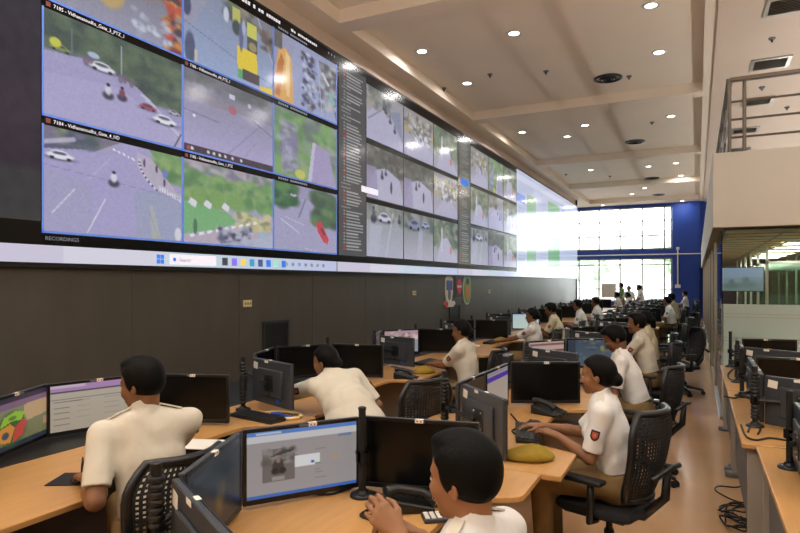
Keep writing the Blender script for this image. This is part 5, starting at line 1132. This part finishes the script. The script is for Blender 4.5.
person('standing officer beside the person in the green shirt', -2.56, 27.0, 250, 'f', .95, hipz=.84, lean=4, legs='stand', L=V3(.15,.22,.80), R=V3(.3,-.2,.95), h=.018, tone=TN, shirt='shirt_white')
person('officer bending at the rightmost place of the far standing group', -1.98, 26.3, 190, 'm', .98, hipz=.86, lean=14, legs='stand', L=V3(.35,.2,.85), R=V3(.35,-.2,.85), h=.018, tone=TN, shirt='shirt_white')
# ---------------------------------------------------------------- chairs
chair(-2.14, 1.86, 172, 'black mesh chair of the man seen from behind')
chair(-1.99, 4.07, 160, 'empty black chair pushed back behind the leaning woman')
chair(-2.10, 6.05, 178, 'black chair of the ponytailed woman in profile')
chair(-2.14, 9.15, 180, 'black chair of the woman at the fourth wall-side desk')
chair(-2.14, 11.25, 184, 'black chair of the man on his elbows by the dark wall')
for y in (13.55,15.85,18.0,20.2,22.4): chair(-2.22, y, 178+RNG.uniform(-8,8), 'black office chair far along the wall-side row', 'far chairs of the wall-side row')
chair(-2.55, 24.3, 180, 'black chair of the left officer below the far window'); chair(-2.05, 24.9, 180, 'black chair of the right officer below the far window')
chair(-.36, 1.46, 176, 'black chair under the man at the bottom edge')
chair(-0.46, 3.68, 162, 'black chair of the woman typing at the right middle desk')
chair(-0.42, 5.62, 166, 'black chair of the man with the bowed head')
chair(-0.48, 7.72, 174, 'black chair of the man with hand on chin')
chair(-0.56, 9.0, 180, 'black chair of the officer beyond the chin-resting man')
chair(-0.22, 10.1, 205, 'empty black chair turned out into the aisle')
chair(-0.48, 11.0, 190, 'first empty black chair past the seated middle row'); chair(-0.38, 13.2, 168, 'second empty black chair past the seated middle row'); chair(-0.26, 15.2, 200, 'third empty black chair past the seated middle row, by the aisle')
chair(-.58, 17.05, 178, 'black chair of the white-shirted officer near the blue wall'); chair(-.52, 19.15, 168, 'black chair of the broad man by the blue wall'); chair(-.34, 27.5, 175, 'black chair of the farthest officer at the blue wall')
chair(-.3, 22.0, 185, 'empty black chair far down the aisle'); chair(-.25, 24.4, 170, 'empty black chair at the far end of the aisle')
# ---------------------------------------------------------------- on the desks
keyboard(-2.77, 3.33, 80, 'long black keyboard behind the first leaning-desk screen'); keyboard(-2.84, 4.62, 170, 'black keyboard in front of the leaning woman')
keyboard(-.96, 3.74, 196, 'black keyboard under the hands of the typing woman'); pass
keyboard(-2.86, 6.5, 178, 'black keyboard of the ponytailed woman'); keyboard(-2.9, 9.1, 180, 'black keyboard at the fourth wall-side desk'); keyboard(-.98, 6.0, 182, 'black keyboard of the man with the bowed head')
o = MB().box((0,0,.002),(.22,.19,.004)).build('mouse_pad', M['black_matte'], bevel=.002); o.location = (-2.70,1.92,.7405); o.rotation_euler = (0,0,.5); tag(o, 'small black mouse pad under the hand of the man from behind', 'mouse pad')
mouse(-2.66, 1.89, 150, 'black mouse on the small pad of the man from behind')
mouse(-.98, 4.02, 180, 'black mouse beside the typing woman')
phone(*at(408,502,.76), 215, 'black desk phone on the front middle desk'); phone(*at(549,411,.76), 160, 'black desk phone under the switched-off screen, beside the typing woman'); phone(*at(405,376,.76), 195, 'black desk phone on the wall-side desk behind the leaning woman')
beret(*at(529,455,.76), 20, 'khaki beret on the desk corner by the typing woman'); beret(*at(424,371,.76), 70, 'khaki beret on the desk of the ponytailed woman'); beret(*at(500,340.5,.76), 40, 'khaki beret on the desk of the woman at the fourth desk')
# handheld phone / calculator lying by the front man
o = empty('calculator', (*at(441,517,.75), .7405), math.radians(35), 'grey calculator with a pale display beside the front desk phone', 'calculator')
MB().box((0,0,.009),(.15,.08,.018)).build('case', M['back_plastic'], o, .004); MB().box((.052,0,.0185),(.03,.062,.001)).build('display', M['phone_lcd'], o)
m = MB()
for i in range(4):
    for j in range(4): m.box((-.06+i*.025,-.026+j*.0175,.0195),(.017,.012,.004))
m.build('keys', M['card'], o)
paper(*at(206,443,.75), 20, 'white sheet of paper left of the leaning woman'); paper(*at(470,345,.75), 15, 'white sheet of paper on the third wall-side desk')
o = empty('cable_coil', (*at(282,414,.76), .7405), 0, 'pale ring of cable lying under the monitor of the leaning woman', 'cable'); MB().tube([(math.cos(t)*.15,math.sin(t)*.10,.012) for t in np.linspace(0,2*PI,26)], .011, 8, cap=False).build('ring', M['plate'], o, smooth=True); MB().tube([(-.1+.2*t,.02*math.sin(t*6),.012) for t in np.linspace(0,1,12)], .012, 8).build('blue_wrap', M['logo_blue'], o, smooth=True)
# box pc units beside the far wings
for (x, y, lab) in ((-1.55,5.30,'dark blue-black box unit on the desk beyond the typing woman'),):
    o = empty('computer_unit', (x,y,.7405), .1, lab, 'computer'); MB().box((0,0,.15),(.09,.26,.30)).build('case', M['dark_steel'], o, .006); MB().box((.046,0,.24),(.004,.2,.03)).build('drive_slot', M['black_matte'], o)
# cables
def cable(pts, lab, r=.006, nm='cable', mt='cable'):
    p = []
    P = [Vector(q) for q in pts]
    for i in range(len(P)-1):
        a, b, c, d = P[max(i-1,0)], P[i], P[i+1], P[min(i+2,len(P)-1)]
        for t in np.linspace(0,1,8,endpoint=False): t = float(t); p.append(.5*((2*b)+(c-a)*t+(2*a-5*b+4*c-d)*t*t+(3*b-a-3*c+d)*t**3))
    p.append(P[-1]); o = MB().tube(p, r, 7).build(nm, M[mt], smooth=True); return tag(o, lab, 'cable')
def d3(u, v, z=.747): return (*at(u,v,z), z)
cable([d3(352,487),d3(330,494),d3(300,493),d3(280,497)], 'thin black cable under the web form monitor')
cable([d3(366,490),d3(380,494),d3(392,500),d3(400,506)], 'thin black cable from the pole to the desk phone')
cable([d3(380,504),d3(364,512),d3(362,516),d3(378,520),d3(398,516)], 'thin black cable loop beside the desk phone of the front desk')
cable([d3(511,414),d3(516,420),d3(520,426),d3(512,431),d3(520,436)], 'thin black cable from keyboard to screens beside the typing woman')
cable([d3(735,368),d3(728,374),d3(732,380),d3(748,378)], 'black cable loop on the farthest right-hand desk'); cable([d3(741,425),d3(746,436),d3(756,440),d3(770,438),d3(790,441)], 'black cable trailing on the second right-hand desk'); cable([d3(748,432),d3(752,424),d3(760,428),d3(758,434)], 'small black cable loop at the pole of the second right-hand desk'); cable([d3(724,396),d3(735,398),d3(744,394),d3(752,396)], 'black cable lying across the joint of the right-hand desks')
for i, (u, v, r, n) in enumerate(((748,494,.20,1.25),(742,514,.13,2.3),(752,520,.16,2.1),(738,526,.10,2.6))):
    cx, cy = at(u, v, .01); ph = i*1.3
    cable([(cx+r*(1+.25*math.sin(2.3*t+i))*math.cos(t+ph), cy+r*1.1*(1+.3*math.cos(1.7*t+i))*math.sin(t+ph), .010+.012*(k%3)+i*.004) for k, t in enumerate(np.linspace(0, n*2*PI, int(10*n)))], ('long looped black cable on the floor under the nearest right-hand desk','tangled dark cable second from the aisle loop under the right desk','widest of the tangled cables on the floor at the right','smallest dark cable coil lowest on the floor at the right')[i], .006)
for u, v, lab in ((740,467,'grey rounded floor glide, farther one at the right-hand desk foot'),(748,477,'grey rounded floor glide, nearer one at the right-hand desk foot'),(731,430,'small dark floor glide under the farthest right-hand desk')):
    x, y = at(u,v,.02); o = MB().ball((0,0,.025),(.10,.045,.025),16,8).build('floor_glide', M['grey_metal'], smooth=True); o.location = (x,y,0); tag(o, lab, 'desk foot')
# white board on a stand before the far window
o = empty('notice_board', (-3.55,28.3,0), .1, 'white board on a stand before the far window', 'board'); MB().box((0,0,1.32),(.62,.03,.62)).build('board', M['card'], o, .005)
for s in (-1,1): MB().tube([(s*.3,.2,0),(s*.24,.03,1.0),(s*.24,.03,1.6)], .018, 8).build('leg', M['steel'], o)
# ---------------------------------------------------------------- light and camera
w = bpy.data.worlds.new('sky'); SC.world = w; w.use_nodes = True; bg = w.node_tree.nodes['Background']; bg.inputs[0].default_value = (.93,.97,1,1); bg.inputs[1].default_value = 11
for n, (x, z, sx, sz) in enumerate(((-4.33,4.32,6.5,2.05),(-4.33,1.79,6.5,2.1))):
    l = bpy.data.lights.new('window_portal','AREA'); l.shape = 'RECTANGLE'; l.size = sx; l.size_y = sz; l.cycles.is_portal = True
    lo = bpy.data.objects.new('window_portal', l); COL.objects.link(lo); lo.location = (x, FARY+.25 if n < 2 else -5.35, z); lo.rotation_euler = (-PI/2 if n < 2 else PI/2,0,0)
for ch in list(MON.children_recursive)+[MON]: bpy.data.objects.remove(ch)
cam = bpy.data.cameras.new('camera'); co = bpy.data.objects.new('camera', cam); COL.objects.link(co); SC.camera = co
cam.sensor_width = 36; cam.lens = FPX/800*36; cam.shift_y = (282-266.5)/800; cam.clip_start = .05; cam.clip_end = 400
co.location = (0,0,CAM_H); co.rotation_euler = (PI/2, 0, YAW)
SC.view_settings.view_transform = 'Standard'; SC.view_settings.look = 'None'; SC.view_settings.exposure = 0; SC.view_settings.gamma = 1; SC.view_settings.use_curve_mapping = False
SC.cycles.use_denoising = True; SC.cycles.max_bounces = 8; SC.cycles.diffuse_bounces = 4; SC.cycles.transparent_max_bounces = 16; SC.cycles.sample_clamp_indirect = 6; SC.cycles.caustics_reflective = False
